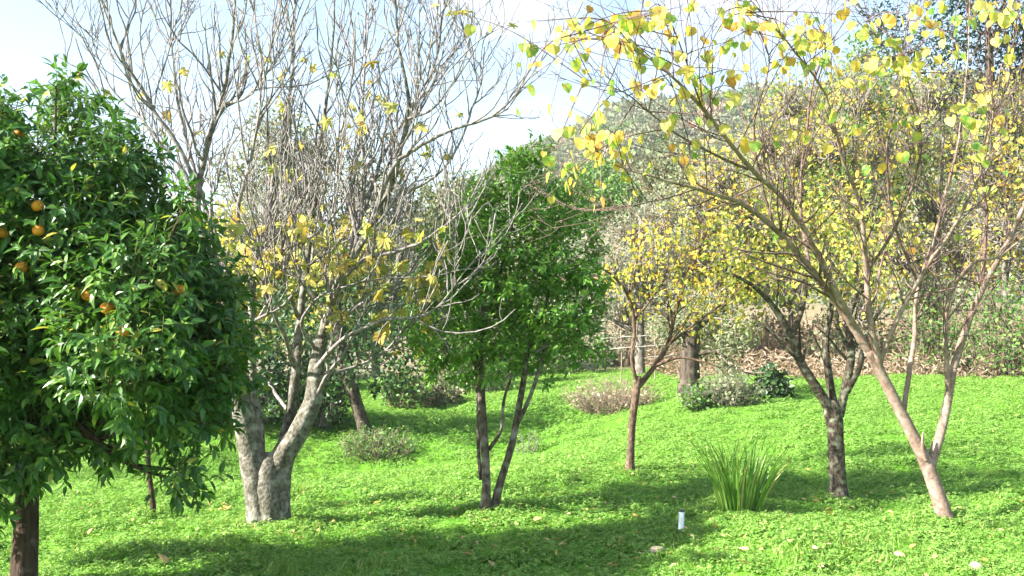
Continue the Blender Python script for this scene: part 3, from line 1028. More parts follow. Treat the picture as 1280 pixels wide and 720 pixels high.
def fig_tree():
    rng = np.random.default_rng(303)
    g = at_ground(335, 660)
    Y = g[1]
    t = thing('fig_tree', g, 'nearly bare old fig tree with pale forked trunk and yellow lobed leaves', 'tree')
    trunk = [[(328, 684, 0, .21), (327, 662, 0, .165), (325, 640, 0, .140), (320, 600, 0, .128), (311, 550, 0, .118), (299, 485, -.05, .10), (290, 420, -.1, .08)],
             [(346, 684, .03, .20), (346, 662, .03, .16), (345, 640, .03, .135), (347, 605, .05, .122), (353, 572, .05, .118), (373, 540, .05, .10), (391, 500, .05, .085), (395, 462, .05, .075), (402, 420, .05, .065)]]
    tr = Tubes()
    for s in trunk:
        P, r = limb(s, Y, 0.80, 0.045)
        tr.add(P, r, 20)
    P, r = limb([(335, 686, .02, .25), (335, 662, .02, .195), (335, 640, .02, .172), (335, 608, .02, .158), (336, 582, .03, .13), (338, 566, .05, .07)], Y, 0.80, 0.045)
    tr.add(P, r, 22)
    P, r = limb([(349, 625, .05, .06), (350, 585, .06, .085), (354, 552, .12, .075), (363, 515, .2, .066), (370, 460, .2, .058), (375, 400, .3, .05)], Y, 0.62, 0.05)
    tr.add(P, r, 14)
    P, r = limb([(322, 630, .0, .06), (322, 590, 0, .085), (324, 545, .05, .07), (318, 490, .1, .055), (314, 420, .1, .045), (316, 350, .1, .042)], Y, 0.62, 0.05)
    tr.add(P, r, 14)
    tr.build('trunk', M['fig_bark'], t, g, 0.06, 4)
    limbs = [
        [(290, 420, -.1, .075), (272, 340, -.1, .058), (253, 285, -.1, .048), (250, 235, -.1, .044), (262, 180, -.1, .036), (281, 130, -.1, .030), (294, 60, -.1, .022), (298, 0, -.1, .016), (300, -60, -.1, .008)],
        [(250, 245, -.1, .034), (226, 190, -.2, .028), (192, 130, -.25, .022), (160, 70, -.3, .017), (142, 20, -.3, .013), (128, -40, -.3, .008)],
        [(316, 350, .1, .042), (322, 310, .1, .036), (335, 250, .1, .030), (345, 180, .15, .024), (360, 90, .2, .018), (365, 20, .2, .013), (370, -50, .2, .008)],
        [(402, 420, .05, .062), (425, 350, .05, .054), (460, 290, .0, .046), (487, 230, -.05, .040), (504, 150, -.1, .030), (507, 110, -.1, .024), (495, 50, -.1, .017), (486, -30, -.1, .009)],
        [(375, 400, .3, .048), (382, 320, .35, .040), (392, 240, .4, .032), (402, 150, .4, .024), (412, 60, .4, .017), (420, -40, .4, .009)],
        [(404, 415, .05, .036), (430, 352, -.3, .030), (462, 324, -.4, .025), (505, 311, -.5, .020), (545, 288, -.5, .015), (582, 250, -.5, .010), (600, 205, -.5, .006)],
        [(462, 285, 0, .034), (492, 212, -.2, .028), (522, 188, -.25, .024), (566, 166, -.3, .019), (617, 148, -.3, .015), (655, 112, -.3, .010), (688, 72, -.3, .006)],
        [(425, 350, .05, .036), (455, 262, .4, .03), (482, 185, .5, .025), (540, 95, .6, .018), (558, 15, .6, .012), (565, -40, .6, .008)],
        [(395, 462, .05, .034), (430, 428, -.3, .026), (480, 405, -.5, .018), (540, 396, -.6, .012), (585, 345, -.65, .008), (608, 318, -.65, .005)],
        [(272, 340, -.1, .032), (236, 290, .1, .026), (200, 225, .2, .021), (150, 158, .2, .016), (102, 92, .2, .011), (58, 62, .2, .006)],
        [(290, 420, -.1, .036), (278, 330, .45, .03), (242, 205, .6, .024), (218, 105, .6, .018), (210, 0, .6, .012), (206, -50, .6, .008)],
        [(402, 420, .05, .036), (420, 330, .55, .03), (440, 222, .7, .024), (450, 120, .7, .018), (456, 20, .7, .012), (455, -45, .7, .008)],
        [(316, 350, .1, .03), (300, 270, -.35, .026), (318, 190, -.5, .021), (330, 110, -.5, .015), (322, 30, -.5, .011), (318, -40, -.5, .007)],
        [(375, 400, .3, .03), (350, 330, -.2, .025), (372, 260, -.4, .020), (420, 180, -.5, .016), (436, 100, -.5, .012), (440, 20, -.5, .008)],
        [(425, 350, .05, .028), (470, 262, .2, .022), (545, 215, .3, .017), (590, 120, .3, .012), (600, 60, .3, .007)],
        [(391, 500, .05, .03), (412, 468, -.1, .024), (432, 440, -.2, .016), (450, 400, -.3, .009)],
        [(316, 350, .1, .03), (345, 320, -.3, .025), (390, 300, -.5, .02), (425, 262, -.6, .014), (440, 215, -.6, .008)],
        [(370, 460, .2, .03), (345, 400, -.2, .025), (325, 345, -.4, .02), (330, 290, -.5, .015), (350, 230, -.5, .009)],
        [(402, 420, .05, .03), (445, 385, .2, .025), (500, 350, .3, .02), (535, 300, .3, .014), (550, 240, .3, .008)],
        [(396, 440, .05, .026), (375, 400, -.3, .02), (400, 365, -.5, .016), (450, 345, -.6, .012), (480, 300, -.6, .008)],
        [(290, 420, -.1, .026), (320, 400, -.35, .02), (350, 385, -.5, .015), (385, 350, -.6, .009)],
        [(395, 470, .05, .024), (430, 462, .3, .018), (480, 440, .4, .013), (520, 395, .4, .008)],
        [(250, 245, -.1, .022), (225, 225, .2, .018), (180, 150, .4, .014), (140, 110, .4, .010), (95, 20, .4, .006)],
        [(487, 230, -.05, .022), (520, 130, .2, .017), (540, 50, .3, .012), (550, -30, .3, .007)],
        [(504, 150, -.1, .018), (545, 130, -.3, .014), (580, 80, -.3, .010), (595, 20, -.3, .006)],
        [(281, 130, -.1, .018), (310, 120, -.3, .014), (350, 60, -.4, .010), (365, -20, -.4, .006)],
        [(363, 515, .2, .026), (330, 470, .5, .02), (290, 400, .7, .014), (262, 330, .8, .008)],
    ]
    cfg = [dict(n=6.4, ang=46, len=0.85, up=0.65, rk=0.55, rmin=.0072, pts=8, sides=5, t0=0.12, wig=.16),
           dict(n=5.6, ang=48, len=0.38, up=0.6, rk=0.6, rmin=.0050, pts=6, sides=4, t0=0.12, wig=.18),
           dict(n=3.6, ang=58, len=0.15, up=0.5, rk=0.65, rmin=.0040, pts=4, sides=3, t0=0.2, wig=.22)]
    nodes = []
    for s in limbs:
        P, r = limb(s, Y, 0.62, 0.07)
        P = P + np.cumsum(rng.normal(0, .004, P.shape), axis=0)
        lt = Tubes()
        lt.add(P, r, 9)
        bo = lt.build('branch', M['fig_bark'] if s[0][3] > 0.04 else M['fig_twig'], t, g, 0.05, 5)
        tw = Tubes()
        grow(tw, rng, P, r, 0, cfg, nodes)
        tw.build('twigs', M['fig_twig'], bo, g, kind='stuff')

    def low(px, py, P):
        return np.where((px > 235) & (px < 560) & (py > 270) & (py < 515), np.clip((py - 230) / 60.0, 0.1, 3.5), 0)

    def high(px, py, P):
        return np.where((px > 30) & (px < 640) & (py > 5) & (py < 300), np.clip(py / 150.0, 0.25, 1), 0)
    P1, D1 = pick_nodes(nodes, rng, 225, low)
    P2, D2 = pick_nodes(nodes, rng, 75, high)
    P = np.concatenate([P1, P2])
    D = np.concatenate([D1, D2])
    yd = D * 0.4 + rng.normal(0, .55, P.shape) + np.array([0, 0, -0.45])
    nr = np.array([0, -0.25, 0.9]) + rng.normal(0, .45, P.shape)
    S = rng.uniform(0.06, 0.125, len(P))
    leaf_objects('leaf', tpl_fig(), P, yd, nr, S, M['fig_leaf'], t, g)


fig_tree()


def redbud_tree():
    rng = np.random.default_rng(404)
    g = at_ground(1181, 655)
    Y = g[1]
    t = thing('redbud_tree', g, 'leaning tan forked tree with bare twigs and hanging yellow heart shaped leaves', 'tree')
    tr = Tubes()
    P, r = limb([(1194, 684, 0, .19), (1186, 660, 0, .125), (1181, 645, 0, .108), (1172, 618, 0, .098), (1162, 590, 0, .094), (1150, 562, 0, .085), (1126, 515, -.03, .076), (1104, 472, -.06, .070), (1085, 438, -.1, .064)], Y, 0.6, 0.04)
    tr.add(P, r, 18)
    P, r = limb([(1160, 595, 0, .07), (1166, 572, .02, .068), (1176, 540, .03, .062), (1184, 505, .05, .056), (1192, 460, .05, .05)], Y, 0.6, 0.04)
    tr.add(P, r, 14)
    P, r = limb([(1157, 575, -.05, .03), (1153, 558, -.06, .022), (1154, 540, -.06, .012)], Y, 0.6, 0.03)
    tr.add(P, r, 8)
    tr.build('trunk', M['redbud_bark'], t, g, 0.035, 6)
    limbs = [
        # long low pale limb sweeping left
        [(1085, 438, -.1, .060), (1050, 385, -.2, .052), (1012, 340, -.4, .044), (968, 288, -.7, .034), (928, 256, -.9, .027), (870, 236, -1.2, .020), (815, 222, -1.4, .013), (765, 205, -1.5, .007), (735, 190, -1.55, .004)],
        # upper arc
        [(1062, 402, -.2, .050), (1020, 318, -.5, .040), (985, 262, -.7, .032), (935, 212, -1.0, .026), (885, 152, -1.3, .020), (845, 108, -1.5, .015), (800, 72, -1.7, .009), (745, 50, -1.9, .006), (700, 40, -2.0, .003)],
        [(1104, 472, -.06, .050), (1088, 410, -.2, .042), (1084, 340, -.3, .034), (1076, 262, -.5, .027), (1052, 195, -.7, .020), (1028, 115, -.9, .015), (985, 60, -1.2, .010), (950, 20, -1.4, .006), (930, -30, -1.5, .004)],
        [(1100, 455, -.1, .036), (1122, 400, -.25, .030), (1160, 335, -.4, .024), (1195, 282, -.5, .019), (1225, 220, -.7, .014), (1240, 150, -.9, .010), (1250, 80, -1.0, .006)],
        [(1130, 515, .0, .034), (1143, 430, .1, .030), (1150, 360, .15, .026), (1172, 290, .2, .022), (1196, 200, .2, .017), (1207, 110, .2, .012), (1212, 30, .2, .008), (1214, -40, .2, .005)],
        [(1192, 460, .05, .05), (1203, 425, .05, .045), (1226, 370, .0, .038), (1262, 305, -.1, .032), (1292, 235, -.2, .025), (1310, 150, -.4, .018), (1310, 60, -.6, .01)],
        [(1186, 500, .0, .036), (1182, 430, -.1, .030), (1186, 370, -.15, .026), (1215, 330, -.2, .022), (1246, 322, -.2, .016), (1290, 290, -.3, .010)],
        [(1150, 360, .15, .02), (1120, 280, .0, .017), (1110, 190, -.2, .013), (1125, 100, -.4, .009), (1135, 20, -.5, .006), (1140, -40, -.5, .004)],
        [(1084, 340, -.3, .022), (1130, 262, -.5, .018), (1150, 180, -.8, .014), (1135, 110, -1.0, .010), (1095, 40, -1.2, .006), (1080, -20, -1.3, .004)],
        [(1012, 340, -.4, .024), (1000, 260, -.3, .02), (1005, 170, -.3, .015), (1020, 90, -.4, .011), (1060, 20, -.5, .007)],
        [(968, 288, -.7, .020), (950, 220, -.8, .016), (945, 150, -.9, .012), (960, 80, -1.0, .008), (945, 20, -1.0, .005)],
        [(935, 212, -1.0, .018), (880, 190, -1.3, .013), (820, 150, -1.5, .009), (770, 112, -1.7, .006), (728, 100, -1.8, .003)],
        [(1226, 370, 0, .024), (1235, 280, .1, .02), (1230, 190, .0, .015), (1260, 110, -.2, .010), (1275, 30, -.4, .006)],
        [(870, 236, -1.2, .011), (820, 250, -1.3, .008), (770, 258, -1.4, .005), (740, 262, -1.4, .003)],
        [(885, 152, -1.3, .012), (850, 60, -1.6, .008), (830, 0, -1.7, .005)],
    ]
    cfg = [dict(n=9.0, ang=42, len=0.70, up=0.30, rk=0.42, rmin=.0034, pts=6, sides=4, t0=0.16, wig=.12),
           dict(n=6.5, ang=45, len=0.30, up=0.22, rk=0.5, rmin=.0026, pts=5, sides=3, t0=0.12, wig=.14),
           dict(n=3.0, ang=45, len=0.15, up=0.15, rk=0.6, rmin=.0020, pts=3, sides=3, t0=0.2, wig=.15)]
    nodes, allP = [], []
    objs = []
    for s in limbs:
        P, r = limb(s, Y, 0.62, 0.07)
        P = P + np.cumsum(rng.normal(0, .003, P.shape), axis=0)
        lt = Tubes()
        lt.add(P, r, 8)
        bo = lt.build('branch', M['redbud_bark'] if s[0][3] > 0.03 else M['redbud_twig'], t, g, 0.03, 7)
        tw = Tubes()
        grow(tw, rng, P, r, 0, cfg, nodes)
        tw.build('twigs', M['redbud_twig'], bo, g, kind='stuff')
        allP.append(P[len(P) // 3:])
    allP = np.concatenate(allP)
    # hanging leaves in loose clusters on long thin twigs
    cl = [(700, 28, 48, 24), (655, 18, 18, 8), (760, 22, 40, 12), (812, 18, 36, 16), (850, 55, 36, 10), (900, 22, 52, 24), (940, 80, 36, 9), (985, 28, 40, 15), (1050, 30, 62, 26),
          (1130, 30, 55, 20), (1200, 30, 55, 20), (1262, 22, 36, 14), (1065, 100, 55, 12), (1150, 105, 45, 9), (1243, 142, 38, 16), (1215, 60, 36, 8), (716, 182, 30, 20), (698, 140, 24, 8),
          (675, 215, 20, 6), (700, 212, 26, 8), (752, 256, 10, 4), (850, 165, 36, 8), (880, 220, 26, 5), (800, 190, 36, 8), (960, 150, 36, 5), (1100, 172, 55, 8), (735, 112, 34, 7), (1190, 145, 24, 6), (905, 85, 30, 6)]
    tw = Tubes()
    LP, LY, LN, LS = [], [], [], []
    ax, ay, af = project(allP)
    for (cx, cy, cr, n) in cl:
        dd = np.hypot(ax - cx, ay - cy) + 25 * np.abs(af - 5.9)
        near = np.argsort(dd)[:40]
        for q in range(max(1, n // 3)):
            a = allP[near[rng.integers(0, len(near))]]
            ex, ey = cx + rng.normal(0, cr * 1.15), cy + rng.normal(0, cr * 0.6)
            e = at(ex, ey, min(a[1], 6.6) - rng.uniform(-0.1, 0.5))
            mid = (a + e) / 2 + rng.normal(0, .05, 3) + np.array([0, 0, .08])
            S = smooth_path(np.array([a, mid, e]), 0.08)
            tw.add(S, np.linspace(.005, .0016, len(S)), 4)
            for j in range(int(math.ceil(1.45 * n / max(1, n // 3)))):
                i = int(len(S) * (1 - 0.5 * (j + rng.uniform()) / 4.0)) - 1
                p = S[max(i, 1)] + rng.normal(0, .02, 3)
                st = unit(np.array([rng.normal(0, .6), rng.normal(0, .6), -0.7])) * 0.04
                tw.add(np.array([S[max(i, 1)], p + st * .5, p + st]), np.array([.0011, .0009, .0008]), 3)
                LP.append(p + st)
                LY.append(np.array([rng.normal(0, .35), rng.normal(0, .35), -1.0]))
                LN.append(np.array([rng.normal(0, .7), rng.normal(-.5, .6), rng.normal(0.2, .3)]))
                LS.append(rng.uniform(0.040, 0.084))
    # scattered leaves on twigs
    P2, D2 = pick_nodes(nodes, rng, 150, lambda px, py, P: np.where((py < 330) & (py > 0), 1.0, 0.0))
    for p in P2:
        LP.append(p); LY.append(np.array([rng.normal(0, .4), rng.normal(0, .4), -1.0])); LN.append(np.array([rng.normal(0, .7), rng.normal(-.5, .6), .2])); LS.append(rng.uniform(.035, .066))
    tw.build('twigs', M['redbud_twig'], t, g, kind='stuff')
    LP, LY, LN, LS = map(np.array, (LP, LY, LN, LS))
    m = split_leaves(LP, LS, 300)
    leaf_objects('leaf', tpl_heart(), LP[m], LY[m], LN[m], LS[m], M['redbud_leaf'], t, g)
    if (~m).any():
        leaf_mesh('foliage', tpl_heart(), LP[~m], LY[~m], LN[~m], LS[~m], M['redbud_leaf'], t, g, kind='stuff')


redbud_tree()


def leafy_tree(name, label, g, stems, Y, bark, lobes, leaf, n, size, seed, cfg=None, depth=0.4, rough=.06, category='tree', leaf_w=0.32, twig=None, group=None, shell=2.2, sides=12, twigs_to=0, hang=0.3, step=.06, kr=1.0):
    """a tree: traced stems as trunk and branches, shoots grown on them, leaves spread through the lobes"""
    rng = np.random.default_rng(seed)
    t = thing(name, g, label, category, group)
    nodes = []
    for i, s in enumerate(stems):
        P, r = limb(s, Y, kr, step)
        tb = Tubes()
        tb.add(P, r, sides if i == 0 else max(7, sides - 4))
        bo = tb.build('trunk' if i == 0 else 'branch', bark, t, g, rough, seed)
        if cfg and i > 0 or (cfg and len(stems) == 1):
            tw = Tubes()
            grow(tw, rng, P, r, 0, cfg, nodes)
            tw.build('twigs', twig or bark, bo, g, kind='stuff')
    C, Rr = lobes_from(lobes, Y, rng, depth)
    if twigs_to:
        tw = Tubes()
        Pp, d, k = lobe_points(C, Rr, twigs_to, rng, 3)
        for p, kk in zip(Pp, k):
            s = C[kk] + rng.normal(0, .15, 3) * Rr[kk] + np.array([0, 0, -0.5 * Rr[kk]])
            m = (s + p) / 2 + rng.normal(0, .08, 3) * Rr[kk]
            tw.add(np.array([s, m, p]), np.array([.012, .008, .003]) * (Y / 14), 3)
        tw.build('twigs', twig or bark, t, g, kind='stuff')
    pos, d, k = lobe_points(C, Rr, n, rng, shell)
    # clumps: pull leaves together round random shoots
    yd = d * 0.6 + rng.normal(0, .8, d.shape) + np.array([0, 0, -hang])
    nr = d * 0.3 + np.array([-0.2, -0.3, 0.6]) + rng.normal(0, .6, d.shape)
    S = size * rng.uniform(0.6, 1.35, n)
    leaf_mesh('crown', tpl_oval(leaf_w), pos, yd, nr, S, leaf, t, g, kind='stuff')
    return t


TW = [dict(n=4.5, ang=42, len=0.6, up=0.25, rk=0.45, rmin=.004, pts=5, sides=4, t0=0.2, wig=.16),
      dict(n=5.0, ang=45, len=0.3, up=0.2, rk=0.5, rmin=.003, pts=4, sides=3, t0=0.15, wig=.2)]

# slender tree, middle right
g = at_ground(788, 591)
leafy_tree('apricot_tree', 'small slender brown tree with sparse orange yellow leaves, right of the green citrus', g,
           [[(786, 602, 0, .13), (787, 588, 0, .078), (788, 570, 0, .056), (790, 530, 0, .052), (796, 485, 0, .052), (798, 470, 0, .045)],
            [(797, 485, 0, .034), (790, 450, -.05, .028), (793, 410, -.05, .026), (786, 372, -.1, .022), (766, 345, -.2, .016), (742, 330, -.3, .009)],
            [(797, 484, 0, .045), (815, 462, .05, .038), (834, 432, .1, .034), (843, 395, .1, .028), (858, 350, .1, .022), (876, 305, .1, .014), (880, 260, .1, .007)],
            [(818, 458, .05, .026), (848, 447, .0, .020), (878, 452, -.1, .014), (902, 460, -.15, .008)],
            [(834, 432, .1, .02), (875, 400, .0, .016), (915, 370, -.1, .011), (940, 335, -.1, .006)],
            [(793, 400, -.05, .02), (815, 372, .1, .016), (835, 330, .2, .012), (830, 280, .2, .007)],
            [(786, 372, -.1, .016), (795, 335, .0, .012), (800, 290, .0, .007)]],
           g[1], M['brown_bark'],
           [(790, 340, 38), (765, 350, 26), (830, 330, 46), (860, 355, 45), (890, 300, 48), (905, 370, 38), (840, 285, 38), (800, 300, 28), (930, 330, 38), (880, 395, 30), (800, 385, 25)],
           M['yellow_leaf'], 1050, 0.058, 11, TW, 0.5, hang=.6, kr=.74)

# dark lichened tree
g = at_ground(1048, 626)
leafy_tree('plum_tree', 'dark lichen covered tree with crooked limbs and yellow green crown behind the tan redbud', g,
           [[(1048, 642, 0, .17), (1048, 622, 0, .105), (1047, 605, 0, .084), (1046, 575, 0, .078), (1044, 535, 0, .08), (1040, 512, 0, .085), (1038, 500, 0, .06)],
            [(1042, 520, 0, .058), (1022, 487, -.05, .050), (1000, 452, -.1, .044), (985, 415, -.15, .042), (970, 388, -.2, .032), (945, 360, -.3, .022), (915, 342, -.4, .012)],
            [(985, 425, -.15, .036), (998, 400, -.1, .030), (1005, 360, 0, .022), (990, 310, .1, .014)],
            [(1044, 518, .05, .048), (1036, 470, .1, .040), (1032, 425, .15, .034), (1040, 370, .2, .024), (1030, 300, .2, .012)],
            [(1048, 520, 0, .05), (1058, 480, .0, .044), (1064, 440, .0, .040), (1060, 400, .05, .030), (1080, 350, .1, .02), (1090, 290, .1, .01)],
            [(1058, 490, 0, .034), (1074, 460, -.1, .028), (1082, 420, -.1, .022), (1110, 370, -.2, .012)],
            [(1064, 440, 0, .03), (1046, 405, -.1, .022), (1052, 360, -.1, .014)]],
           g[1], M['lichen_bark'],
           [(940, 345, 42), (985, 330, 46), (1020, 345, 42), (910, 330, 34), (960, 285, 46), (1030, 300, 48), (1075, 330, 44), (1000, 250, 48), (1055, 255, 44), (1095, 295, 36), (905, 290, 32), (940, 400, 22), (1100, 360, 24)],
           M['lime_leaf'], 1700, 0.056, 12, TW, 0.5, hang=.5, rough=.10, kr=.88)

# young tree behind the orange tree
g = at_ground(191, 646)
leafy_tree('young_tree', 'thin dark sapling stem standing behind the low leaves of the orange tree', g,
           [[(192, 652, 0, .028), (190, 620, 0, .022), (186, 590, 0, .020), (184, 540, 0, .017), (180, 480, 0, .012)], [(184, 540, 0, .012), (205, 490, .1, .008), (220, 450, .1, .005)], [(183, 520, 0, .012), (160, 470, .1, .008), (150, 430, .1, .005)]],
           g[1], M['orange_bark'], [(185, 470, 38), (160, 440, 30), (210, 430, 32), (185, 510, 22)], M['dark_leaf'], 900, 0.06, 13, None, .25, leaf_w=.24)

# old tree behind the fig: thick leaning trunk
g = at_ground(456, 548)
leafy_tree('ivy_tree', 'thick leaning dark trunk hung with ivy behind the fig tree', g,
           [[(458, 556, 0, .21), (455, 535, 0, .16), (446, 505, 0, .15), (436, 470, 0, .15), (425, 420, .1, .13), (415, 360, .2, .11)],
            [(425, 420, .1, .09), (380, 350, .3, .07), (350, 270, .4, .05), (335, 180, .4, .03), (335, 120, .4, .015)],
            [(420, 390, .1, .09), (440, 310, .3, .07), (455, 230, .4, .05), (450, 150, .4, .02)],
            [(430, 440, .1, .06), (470, 380, .3, .05), (505, 310, .4, .035), (520, 220, .4, .015)],
            [(415, 360, .2, .07), (400, 270, .5, .05), (395, 180, .5, .03), (400, 130, .5, .012)]],
           g[1], M['old_bark'],
           [(420, 420, 42), (470, 440, 46), (440, 380, 46), (500, 410, 42), (380, 430, 46), (360, 380, 46), (510, 460, 30), (420, 470, 28), (340, 450, 42), (480, 480, 20)],
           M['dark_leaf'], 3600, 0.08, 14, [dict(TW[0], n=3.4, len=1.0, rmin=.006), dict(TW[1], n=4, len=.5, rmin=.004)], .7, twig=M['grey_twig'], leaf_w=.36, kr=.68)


def px_tree(name, label, px, Y, top, lobes, leaf, n, size, seed, bark, r0=.12, twigs=0, twig=None, group=None, leaf_w=.32, depth=1.0, lean=0, category='tree', shell=2.2, cfg=None, nbr=5):
    """a background tree: trunk at that column and depth, limbs reaching into its crown"""
    x = (px - 640) / F * Y
    g = np.array([x, Y, float(gh(x, Y)) if Y < 50 else float(hill_z(x, Y))])
    u, v, f = project(g[None])
    py = float(v[0])
    k = F / Y
    rng = np.random.default_rng(seed + 1000)
    stems = [[(px, py + 0.1 * k, 0, r0 * 1.4), (px + lean * .1, py - 0.3 * k, 0, r0), (px + lean * .4, py + (top - py) * .25, 0, r0 * .9), (px + lean * .7, py + (top - py) * .5, 0, r0 * .65), (px + lean, py + (top - py) * .85, 0, r0 * .25)]]
    idx = rng.permutation(len(lobes))[:nbr]
    for i in idx:
        l = lobes[i]
        t0 = rng.uniform(.2, .5)
        sx, sy = px + lean * t0, py + (top - py) * t0
        stems.append([(sx, sy, 0, r0 * .5), ((sx + l[0]) / 2 + rng.normal(0, 8), (sy + l[1]) / 2, rng.normal(0, .4), r0 * .35), (l[0], l[1] - l[2] * .3, rng.normal(0, .6), r0 * .12)])
    return leafy_tree(name, label, g, stems, Y, bark, lobes, leaf, n, size, seed, cfg, depth, .05, category, leaf_w, twig, group, shell, 10, twigs, step=.25)


BIG = [dict(n=2.6, ang=38, len=1.5, up=0.4, rk=0.45, rmin=.010, pts=5, sides=4, t0=0.2, wig=.12), dict(n=2.6, ang=40, len=.7, up=0.35, rk=0.5, rmin=.007, pts=4, sides=3, t0=0.15, wig=.15)]
# trees behind the fig and the citrus
GL = 'trees behind the fig tree'
px_tree('olive_tree', 'grey green tree with twiggy crown seen through the upper left fig branches', 345, 25.0, 130,
        [(345, 170, 46), (310, 220, 50), (375, 230, 56), (340, 290, 60), (290, 300, 50), (400, 310, 55), (330, 360, 60), (385, 180, 30)], M['olive_leaf'], 8000, .135, 21, M['grey_twig'], .12, 500, M['grey_twig'], GL, .26, 1.2, cfg=BIG)
px_tree('olive_tree', 'dull olive tree behind the fig, between its right limbs and the green citrus', 470, 27.0, 190,
        [(450, 230, 46), (500, 240, 44), (470, 300, 60), (530, 300, 46), (430, 320, 50), (500, 370, 60), (545, 370, 40), (450, 400, 60), (555, 420, 36)], M['olive_leaf'], 8500, .135, 22, M['grey_twig'], .12, 500, M['grey_twig'], GL, .26, 1.2, cfg=BIG)
px_tree('thorn_tree', 'yellow leaved twiggy tree deep behind the fig trunk', 385, 22.0, 250,
        [(300, 340, 46), (350, 330, 50), (400, 340, 50), (440, 350, 46), (330, 400, 50), (400, 400, 40), (280, 390, 36), (460, 300, 36), (290, 280, 32)], M['lime_leaf'], 5200, .115, 23, M['grey_twig'], .08, 800, M['grey_twig'], GL, .4, .8, cfg=BIG)
px_tree('olive_tree', 'grey green tree filling the gap behind the orange tree crown', 200, 26.0, 250,
        [(210, 300, 46), (170, 340, 50), (240, 350, 50), (190, 400, 60), (250, 420, 50), (130, 400, 50)], M['olive_leaf'], 5600, .145, 24, M['grey_twig'], .14, 160, M['grey_twig'], GL, .28, 1.2, cfg=BIG)
px_tree('olive_tree', 'grey green tree low behind the far left of the orange tree', 60, 27.0, 260,
        [(60, 300, 60), (0, 320, 60), (110, 340, 60), (40, 400, 70), (110, 420, 60), (-40, 400, 60)], M['olive_leaf'], 3400, .12, 25, M['grey_twig'], .14, 120, M['grey_twig'], GL, .28, 1.2)
# silver tree right of the citrus
px_tree('silver_tree', 'pale silvery grey leafy tree right behind the green citrus', 800, 24.0, 240,
        [(790, 285, 40), (830, 270, 36), (765, 330, 36), (810, 340, 46), (850, 330, 40), (780, 385, 40), (840, 390, 40), (745, 380, 26), (880, 290, 32)], M['silver_leaf'], 6500, .10, 26, M['pale_bark'], .12, 420, M['dry_twig'], None, .24, 1.0, cfg=BIG)
px_tree('wild_olive', 'dark green round tree on the hill foot above the citrus crown', 745, 46.0, 195,
        [(745, 225, 30), (715, 245, 26), (775, 245, 28), (745, 262, 30), (700, 265, 20)], M['green_leaf'], 4200, .20, 27, M['grey_twig'], .2, 0, None, 'trees at the foot of the hill', .35, 1.6)
px_tree('wild_olive', 'dull green tree on the hill foot behind the long pale limb', 850, 50.0, 175,
        [(850, 205, 34), (815, 220, 26), (885, 215, 30), (850, 245, 34), (905, 235, 28)], M['olive_leaf'], 4200, .20, 28, M['grey_twig'], .2, 0, None, 'trees at the foot of the hill', .35, 1.6)
px_tree('wild_olive', 'dark tree on the hill foot left of the green citrus crown', 575, 44.0, 205,
        [(575, 240, 28), (545, 255, 26), (600, 262, 26), (570, 280, 30)], M['olive_leaf'], 3200, .20, 29, M['grey_twig'], .2, 0, None, 'trees at the foot of the hill', .35, 1.6)
# yellow thicket on the right
GR = 'yellow trees in the thicket on the right'
YL = [(905, 23.5, 150, [(905, 210, 46), (880, 250, 42), (930, 260, 46), (905, 310, 50), (870, 320, 36), (935, 340, 44), (900, 370, 40)], 'yellow leaved tree at the left end of the thicket, above the dark glossy bush'),
      (985, 24.5, 70, [(985, 120, 44), (960, 170, 46), (1010, 180, 48), (985, 240, 54), (950, 290, 46), (1020, 290, 50), (985, 350, 48)], 'tall yellow leaved tree rising straight behind the dark lichened tree'),
      (1075, 23.5, 50, [(1075, 110, 50), (1045, 170, 50), (1105, 180, 50), (1070, 240, 58), (1040, 310, 50), (1110, 300, 52), (1080, 370, 46)], 'tall yellow leaved tree behind the fork of the tan redbud'),
      (1165, 24.5, 40, [(1165, 110, 48), (1140, 170, 50), (1195, 180, 50), (1165, 245, 56), (1130, 310, 46), (1200, 310, 50), (1160, 365, 42)], 'tall yellow leaved tree between the two limbs of the tan redbud'),
      (1262, 23.0, 60, [(1262, 130, 50), (1230, 200, 50), (1295, 210, 54), (1255, 270, 56), (1225, 330, 40), (1290, 330, 50), (1340, 260, 50)], 'yellow leaved tree at the right edge of the thicket')]
for i, (px, Y, top, lb, lab) in enumerate(YL):
    px_tree('poplar_tree', lab, px, Y, top, lb, M['lime_leaf'] if i % 2 else M['yellow_leaf'], 2700, .105, 40 + i, M['pale_bark'], .065, 620, M['grey_twig'], GR, .40, .9, cfg=BIG, shell=2.0, lean=(-18, 12, -10, 16, -14)[i])
# dark pine top right
px_tree('pine_tree', 'dark pine standing tall behind the yellow thicket at the upper right', 1235, 29.0, -60,
        [(1235, 20, 60), (1280, 60, 60), (1180, 50, 50), (1240, 110, 60), (1300, 140, 60), (1185, 120, 46), (1120, 60, 36), (1100, 20, 30), (1260, -40, 60), (1190, -30, 50), (1330, 60, 60), (1240, 190, 50), (1310, 220, 50)], M['pine_leaf'], 9000, .20, 50, M['old_bark'], .22, 120, M['old_bark'], None, .16, 1.6)
px_tree('cypress_tree', 'dark green tree behind the yellow thicket above the redbud fork', 1085, 31.0, 30,
        [(1085, 70, 36), (1060, 120, 40), (1110, 130, 42), (1085, 190, 50), (1040, 210, 40), (1130, 220, 46), (1080, 270, 56)], M['green_leaf'], 5200, .17, 51, M['old_bark'], .2, 60, M['old_bark'], None, .3, 1.2)
